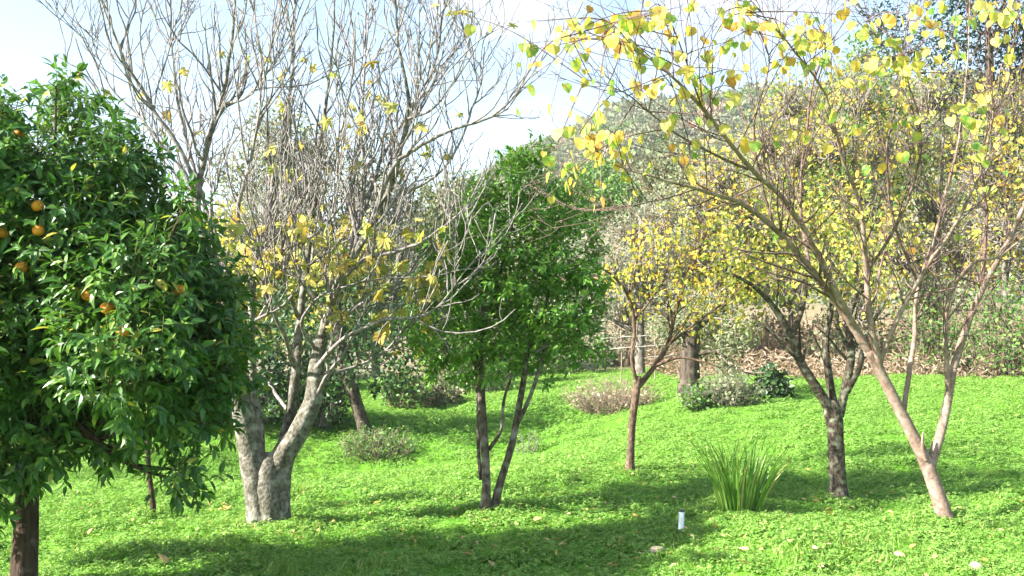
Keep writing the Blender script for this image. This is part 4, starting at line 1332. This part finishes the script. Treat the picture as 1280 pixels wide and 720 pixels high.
# stump-like old trunk, centre right
g = at_ground(858, 498)
leafy_tree('old_olive', 'thick dark old trunk with drooping grey green branches beyond the slender tree', g,
           [[(860, 506, 0, .22), (860, 492, 0, .18), (863, 470, 0, .165), (862, 445, 0, .16), (866, 415, 0, .12), (870, 390, 0, .06)],
            [(862, 445, 0, .05), (895, 440, -.2, .035), (925, 462, -.4, .02), (950, 470, -.5, .01)],
            [(863, 430, 0, .06), (840, 400, -.1, .04), (815, 385, -.1, .02)],
            [(866, 415, 0, .06), (900, 385, 0, .04), (930, 360, 0, .02)]],
           g[1], M['old_bark'], [(880, 425, 28), (905, 440, 24), (850, 400, 30), (890, 390, 32), (925, 415, 26), (830, 410, 22), (910, 460, 14)], M['olive_leaf'], 2400, .075, 15, TW, .5, twig=M['grey_twig'], leaf_w=.25)


# ------------------------------------------------------------------ shrubs and low plants
def shrub(name, label, px, py, wpx, hpx, leaf, n, size, seed, twig=None, ntw=60, group=None, category='shrub', leaf_w=.35, r=.006, gpos=None, flat=1.0):
    rng = np.random.default_rng(seed)
    g = at_ground(px, py) if gpos is None else gpos
    Y = g[1]
    W, H = wpx / F * Y / 2, hpx / F * Y
    t = thing(name, g, label, category, group)
    tw = Tubes()
    ends = []
    for i in range(ntw):
        a = rng.uniform(0, 6.28)
        rr = math.sqrt(rng.uniform())
        h = H * (1 - 0.55 * rr * rr) * rng.uniform(.55, 1.1)
        e = g + np.array([W * rr * math.cos(a), W * 0.7 * rr * math.sin(a), h])
        s = g + np.array([W * .45 * rr * math.cos(a), W * .35 * rr * math.sin(a), -.03])
        m = (s + e) / 2 + rng.normal(0, .06, 3) * H
        P = smooth_path(np.array([s, m, e]), max(.1, H / 5))
        tw.add(P, np.linspace(r, r * .3, len(P)), 4)
        for j in range(4):
            k = rng.integers(1, len(P))
            d = unit(P[k] - P[k - 1] + rng.normal(0, .6, 3))
            tw.add(np.array([P[k], P[k] + d * H * .14, P[k] + d * H * .25 + rng.normal(0, .02, 3)]), np.array([r * .5, r * .35, r * .2]), 3)
            ends.append(P[k] + d * H * .2)
        ends += [P[-1], P[len(P) // 2], P[-2]]
    tw.build('stems', twig or M['grey_twig'], t, g, kind='stuff')
    if n:
        E = np.array(ends)
        pos = E[rng.integers(0, len(E), n)] + rng.normal(0, .06, (n, 3)) * H
        pos[:, 2] = np.maximum(pos[:, 2], gh(pos[:, 0], pos[:, 1]) + .01)
        yd = rng.normal(0, 1, (n, 3)) + np.array([0, 0, .2])
        nr = rng.normal(0, .6, (n, 3)) + np.array([-.1, -.2, .7])
        leaf_mesh('foliage', tpl_oval(leaf_w), pos, yd, nr, size * rng.uniform(.6, 1.3, n), leaf, t, g, kind='stuff')
    return t


shrub('dead_bush', 'low brown and green bramble at the foot of the ivy hung trunk', 470, 572, 110, 40, M['green_leaf'], 1300, .05, 61, M['dry_twig'], 120)
shrub('bramble_bush', 'grey brown twiggy brush heap left of the thick old trunk', 765, 514, 130, 44, M['dry_leaf'], 500, .06, 62, M['dry_twig'], 260)
shrub('green_bush', 'small dark glossy green bush on the grass right of the old trunk', 964, 500, 48, 40, M['dark_leaf'], 700, .09, 63, None, 40, leaf_w=.4)
shrub('weed_patch', 'pale grey green weeds between the old trunk and the dark glossy bush', 908, 506, 90, 46, M['olive_leaf'], 1100, .06, 64, M['grey_twig'], 110)
shrub('green_bush', 'leafy bush at the foot of the thick old trunk', 872, 512, 50, 34, M['green_leaf'], 500, .07, 65, None, 50)
shrub('dead_plant', 'small bare pale twiggy plant right of the citrus trunks', 659, 566, 34, 34, None, 0, 0, 66, M['grey_twig'], 14, r=.005)
shrub('hedge_shrub', 'grey green shrub at the grass edge just left of the citrus trunks', 545, 508, 80, 42, M['olive_leaf'], 1300, .08, 67, M['dry_twig'], 100, 'shrubs along the back of the grass')
shrub('hedge_shrub', 'round grey green shrub at the grass edge right of the ivy hung trunk', 500, 512, 60, 60, M['green_leaf'], 1200, .08, 68, M['dry_twig'], 80, 'shrubs along the back of the grass')
shrub('hedge_shrub', 'dark shrub behind the trunks of the citrus', 600, 492, 90, 80, M['green_leaf'], 1700, .09, 69, M['grey_twig'], 90, 'shrubs along the back of the grass')
shrub('hedge_shrub', 'dark green shrub just right of the low citrus leaves', 705, 470, 110, 70, M['green_leaf'], 1900, .10, 70, M['grey_twig'], 90, 'shrubs along the back of the grass')
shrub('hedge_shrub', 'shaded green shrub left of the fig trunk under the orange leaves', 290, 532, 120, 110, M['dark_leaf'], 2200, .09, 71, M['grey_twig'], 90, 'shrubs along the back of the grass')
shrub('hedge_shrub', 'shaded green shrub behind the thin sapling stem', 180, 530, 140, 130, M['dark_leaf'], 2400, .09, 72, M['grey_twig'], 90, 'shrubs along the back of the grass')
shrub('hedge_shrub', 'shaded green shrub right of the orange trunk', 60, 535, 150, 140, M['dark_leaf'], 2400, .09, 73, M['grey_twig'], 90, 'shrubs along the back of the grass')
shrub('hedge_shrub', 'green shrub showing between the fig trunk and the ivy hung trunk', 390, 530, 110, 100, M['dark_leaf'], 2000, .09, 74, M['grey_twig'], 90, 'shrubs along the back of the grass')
for i, (px, Y, w, h, leaf, lab) in enumerate([
        (1255, 22.0, 120, 130, 'green_leaf', 'tall leafy green bush at the right edge above the dry bank'),
        (1165, 23.0, 100, 110, 'green_leaf', 'green bush seen between the redbud limbs above the dry bank'),
        (1060, 24.0, 120, 90, 'olive_leaf', 'dull green bush behind the lichened tree above the dry bank'),
        (960, 25.0, 120, 80, 'dry_leaf', 'dry brown brush beyond the dark glossy bush'),
        (1330, 21.0, 110, 150, 'green_leaf', 'green bush just cut by the right edge of the view'),
        (880, 27.0, 110, 70, 'olive_leaf', 'dull bush far behind the thick old trunk'),
        (790, 28.0, 110, 80, 'silver_leaf', 'pale bush far behind the slender tree'),
        (650, 29.0, 130, 110, 'olive_leaf', 'dull bush far behind the citrus crown')]):
    x = (px - 640) / F * Y
    shrub('hedge_shrub', lab, 0, 0, w, h, M[leaf], 1900, .10, 80 + i, M['dry_twig'], 110, 'shrubs along the back of the grass', gpos=np.array([x, Y, float(gh(x, Y)) - .05]), r=.01)


def dry_bank():
    rng = np.random.default_rng(90)
    n = 30000
    x = rng.uniform(3.5, 20, n)
    y = 21.2 + 0.12 * (x - 8) + rng.uniform(0, 8.5, n) + 0.3 * wave(x, 0 * x, 2.0, 9)
    P = np.stack([x, y, gh(x, y)], -1)
    P[:, 2] += rng.uniform(0, 1, n) ** 2 * 0.5
    yd = rng.normal(0, 1, (n, 3)) * np.array([1, 1, .6]) + np.array([0, 0, .35])
    nr = rng.normal(0, .6, (n, 3)) + np.array([-.2, -.4, .6])
    tpl = tpl_oval(.10)
    V, polys = leaf_verts(tpl, P, yd, nr, rng.uniform(.07, .24, n))
    link('dry_brush', mesh_from('dry_brush', V, polys, M['dry_leaf']), kind='stuff', label='pinkish brown dry brush covering the bank at the back right', category='dry brush')


dry_bank()


def iris():
    rng = np.random.default_rng(95)
    g = at_ground(925, 640)
    t = thing('iris_clump', g, 'clump of upright sword shaped green leaves in the clover, left of the dark tree', 'plant')
    variants = []
    for v in range(6):
        n = 7
        bend = rng.uniform(.04, .34)
        V, Q = [], []
        for i in range(n):
            f = i / (n - 1)
            w = 0.5 * (1 - f ** 3) * (0.75 + 0.5 * f * (1 - f) * 2)
            yy = bend * f ** 2.4
            z = f - 0.5 * bend * f ** 3
            V += [(-w, yy, z), (0, yy + .18 * 0.02 / 0.02 * 0.05, z), (w, yy, z)]
        V = np.array(V)
        for i in range(n - 1):
            k = i * 3
            Q += [(k, k + 1, k + 4, k + 3), (k + 1, k + 2, k + 5, k + 4)]
        variants.append((V, np.array(Q)))
    meshes = []
    for v, (V, Q) in enumerate(variants):
        W = V.copy()
        W[:, 0] *= 0.019
        L = 0.62
        W[:, 1] *= L
        W[:, 2] *= L
        meshes.append(mesh_from('leaf', W, [Q], M['iris_leaf'], True))
    for i in range(115):
        a = rng.uniform(0, 6.28)
        rr = math.sqrt(rng.uniform())
        o = link('leaf', meshes[rng.integers(0, 6)], t, (0.17 * rr * math.cos(a), 0.13 * rr * math.sin(a), -0.02))
        tilt = 0.03 + 0.30 * rr * rng.uniform(.6, 1.15)
        s = rng.uniform(.75, 1.2) * (1.08 - .2 * rr)
        o.rotation_mode = 'QUATERNION'
        lean = Matrix.Rotation(a - math.pi / 2, 4, 'Z') @ Matrix.Rotation(-tilt, 4, 'X') @ Matrix.Rotation(rng.uniform(0, 3.1) if rr < .5 else rng.normal(0, .7), 4, 'Z')
        o.rotation_quaternion = lean.to_quaternion()
        o.scale = (rng.uniform(.8, 1.15), s, s)


iris()


def stake():
    g = at_ground(851, 672)
    t = thing('marker_pipe', g, 'short white pipe with dark brown foot sticking out of the clover', 'pipe')
    t.rotation_euler = (R(-2), R(2.5), 0)
    a = Tubes()
    a.add(np.array([(0, 0, .03), (0, 0, .10), (0, 0, .185), (0, 0, .192)]), np.array([.021, .0208, .0205, .018]), 16)
    a.build('pipe', M['white_pipe'], t)
    a = Tubes()
    a.add(np.array([(0, 0, -.06), (0, 0, .0), (0, 0, .033), (0, 0, .036)]), np.array([.023, .0225, .0225, .021]), 16)
    a.build('foot', M['brown_metal'], t)
    a = Tubes()
    a.add(np.array([(0, 0, .188), (0, 0, .199), (0, 0, .204)]), np.array([.0215, .0215, .016]), 16)
    a.build('cap', M['dark_cap'], t)


stake()


def pole_fence():
    Y = 21.5
    g = at(800, 470, Y)
    g[2] = gh(g[0], g[1])
    t = thing('pole_fence', g, 'pale weathered pole rails seen through the slender tree', 'fence')
    rng = np.random.default_rng(99)
    for s in [[(752, 424, 0, .022), (790, 421, 0, .024), (835, 418, .1, .02)], [(760, 437, 0, .026), (800, 434, .0, .028), (842, 430, .1, .022)], [(806, 447, 0, .018), (830, 446, 0, .018), (850, 444, .1, .016)]]:
        P, r = limb(s, Y, .55, .2)
        a = Tubes(); a.add(P + rng.normal(0, .012, P.shape), r, 7); a.build('rail', M['weathered'], t, g, .05)
    for px in (776, 818):
        p = at(px, 430, Y + .05)
        a = Tubes(); a.add(np.array([(p[0], p[1], gh(p[0], p[1]) - .1), (p[0] + .02, p[1], p[2] - .2), (p[0], p[1], p[2] + .3)]), np.array([.014, .013, .011]), 7); a.build('post', M['dry_twig'], t, g, .05)


pole_fence()


def stones_and_leaves():
    rng = np.random.default_rng(111)
    lf = [(1030, 688, .10, 'orange fallen leaf on the sunny grass right of the pipe'), (932, 697, .11, 'pale fallen leaf on the grass at bottom centre right'), (935, 715, .10, 'orange fallen leaf cut by the bottom edge'),
          (1119, 703, .09, 'small curled pale fallen leaf in the clover below the redbud trunk'), (990, 684, .07, 'brownish fallen leaf near the orange one on the sunny grass'), (1036, 650, .08, 'pale orange fallen leaf below the dark tree'),
          (580, 700, .09, 'yellow fallen leaf in the shaded clover at bottom centre'), (735, 718, .10, 'dark fallen leaf at the bottom edge in the shade'), (772, 716, .09, 'orange fallen leaf at the bottom edge in the shade'),
          (796, 708, .05, 'tiny pale fallen leaf below the pale flat stone'), (668, 658, .08, 'brown fallen leaf right of the citrus trunks'), (205, 712, .11, 'tan fallen leaf in the shade right of the orange trunk'),
          (285, 640, .09, 'brown fallen leaf left of the fig trunk'), (700, 690, .08, 'brown fallen leaf in the shade mid bottom'), (615, 716, .08, 'reddish fallen leaf at the bottom edge'), (1205, 645, .09, 'brown fallen leaf right of the redbud foot'), (1140, 693, .05, 'tiny yellow fallen leaf below the redbud')]
    tp = tpl_heart()
    me = mesh_from('fallen_leaf', tp[0] * np.array([1, 1, 2.2]), tp[1], M['fallen'])
    for px, py, s, lab in lf:
        p = at_ground(px, py)
        p[2] += 0.05
        o = link('fallen_leaf', me, None, p, label=lab, category='leaf', group='fallen leaves on the grass')
        o.scale = (s * .75,) * 3
        o.rotation_euler = (rng.normal(.35, .3), rng.normal(0, .3), rng.uniform(0, 6.28))
    for i, (px, py, w, lab) in enumerate([(820, 694, .062, 'pale flat stone in the shaded clover below the pipe'), (1221, 716, .055, 'round pale stone at the bottom right edge')]):
        V, pol = [], []
        n, m = 14, 8
        c = at_ground(px, py)
        for j in range(m + 1):
            ph = math.pi * j / m
            for k in range(n):
                a = 6.2832 * k / n
                q = 1 + .12 * math.sin(2 * a + i) + .07 * math.sin(3 * a + 2 * ph) + rng.normal(0, .02)
                V.append((w * q * math.sin(ph) * math.cos(a), w * .8 * q * math.sin(ph) * math.sin(a), w * (.42 if i == 0 else .55) * math.cos(ph)))
        idx = np.arange((m + 1) * n).reshape(m + 1, n)
        Q = np.stack([idx[:-1], idx[1:], np.roll(idx, -1, 1)[1:], np.roll(idx, -1, 1)[:-1]], -1).reshape(-1, 4)
        o = link('stone', mesh_from('stone', V, [Q], M['stone'], True), None, c + np.array([0, 0, .035]), label=lab, category='stone')
        o.rotation_euler = (.1, -.08, i * 1.3)


stones_and_leaves()


def leaf_litter():
    """small brown bits lying in the clover, mostly under the trees"""
    rng = np.random.default_rng(121)
    C = [at_ground(*p) for p in ((335, 665), (611, 648), (788, 595), (1048, 630), (1181, 660), (191, 650), (950, 690), (700, 690))]
    P = []
    for c in C:
        q = rng.normal(0, .8, (70, 2)) + c[:2] + np.array([.3, .1])
        P.append(q)
    P = np.concatenate(P)
    n = len(P)
    pos = np.stack([P[:, 0], P[:, 1], gh(P[:, 0], P[:, 1]) + rng.uniform(.02, .06, n)], -1)
    yd = rng.normal(0, 1, (n, 3)) * np.array([1, 1, .3])
    nr = rng.normal(0, .35, (n, 3)) + np.array([0, 0, 1])
    V, polys = leaf_verts(tpl_lance(.26, .3, .12), pos, yd, nr, rng.uniform(.025, .06, n))
    link('leaf_litter', mesh_from('leaf_litter', V, polys, M['fallen']), kind='stuff', label='tiny brown leaf scraps scattered in the clover under the trees', category='leaf litter')


leaf_litter()


def haze_box():
    m, n, l, out = new_mat('thin air')
    v = n.new('ShaderNodeVolumePrincipled')
    v.inputs['Color'].default_value = (0.90, 0.94, 1.0, 1)
    v.inputs['Density'].default_value = 0.00045
    v.inputs['Anisotropy'].default_value = 0.2
    l.new(v.outputs[0], out.inputs['Volume'])
    x0, x1, y0, y1, z0, z1 = -960, 960, -365, 1465, -16, 95
    V = [(x, y, z) for z in (z0, z1) for y in (y0, y1) for x in (x0, x1)]
    Q = np.array([(0, 2, 3, 1), (4, 5, 7, 6), (0, 1, 5, 4), (2, 6, 7, 3), (0, 4, 6, 2), (1, 3, 7, 5)])
    link('haze', mesh_from('haze', V, [Q], m), kind='stuff')


haze_box()
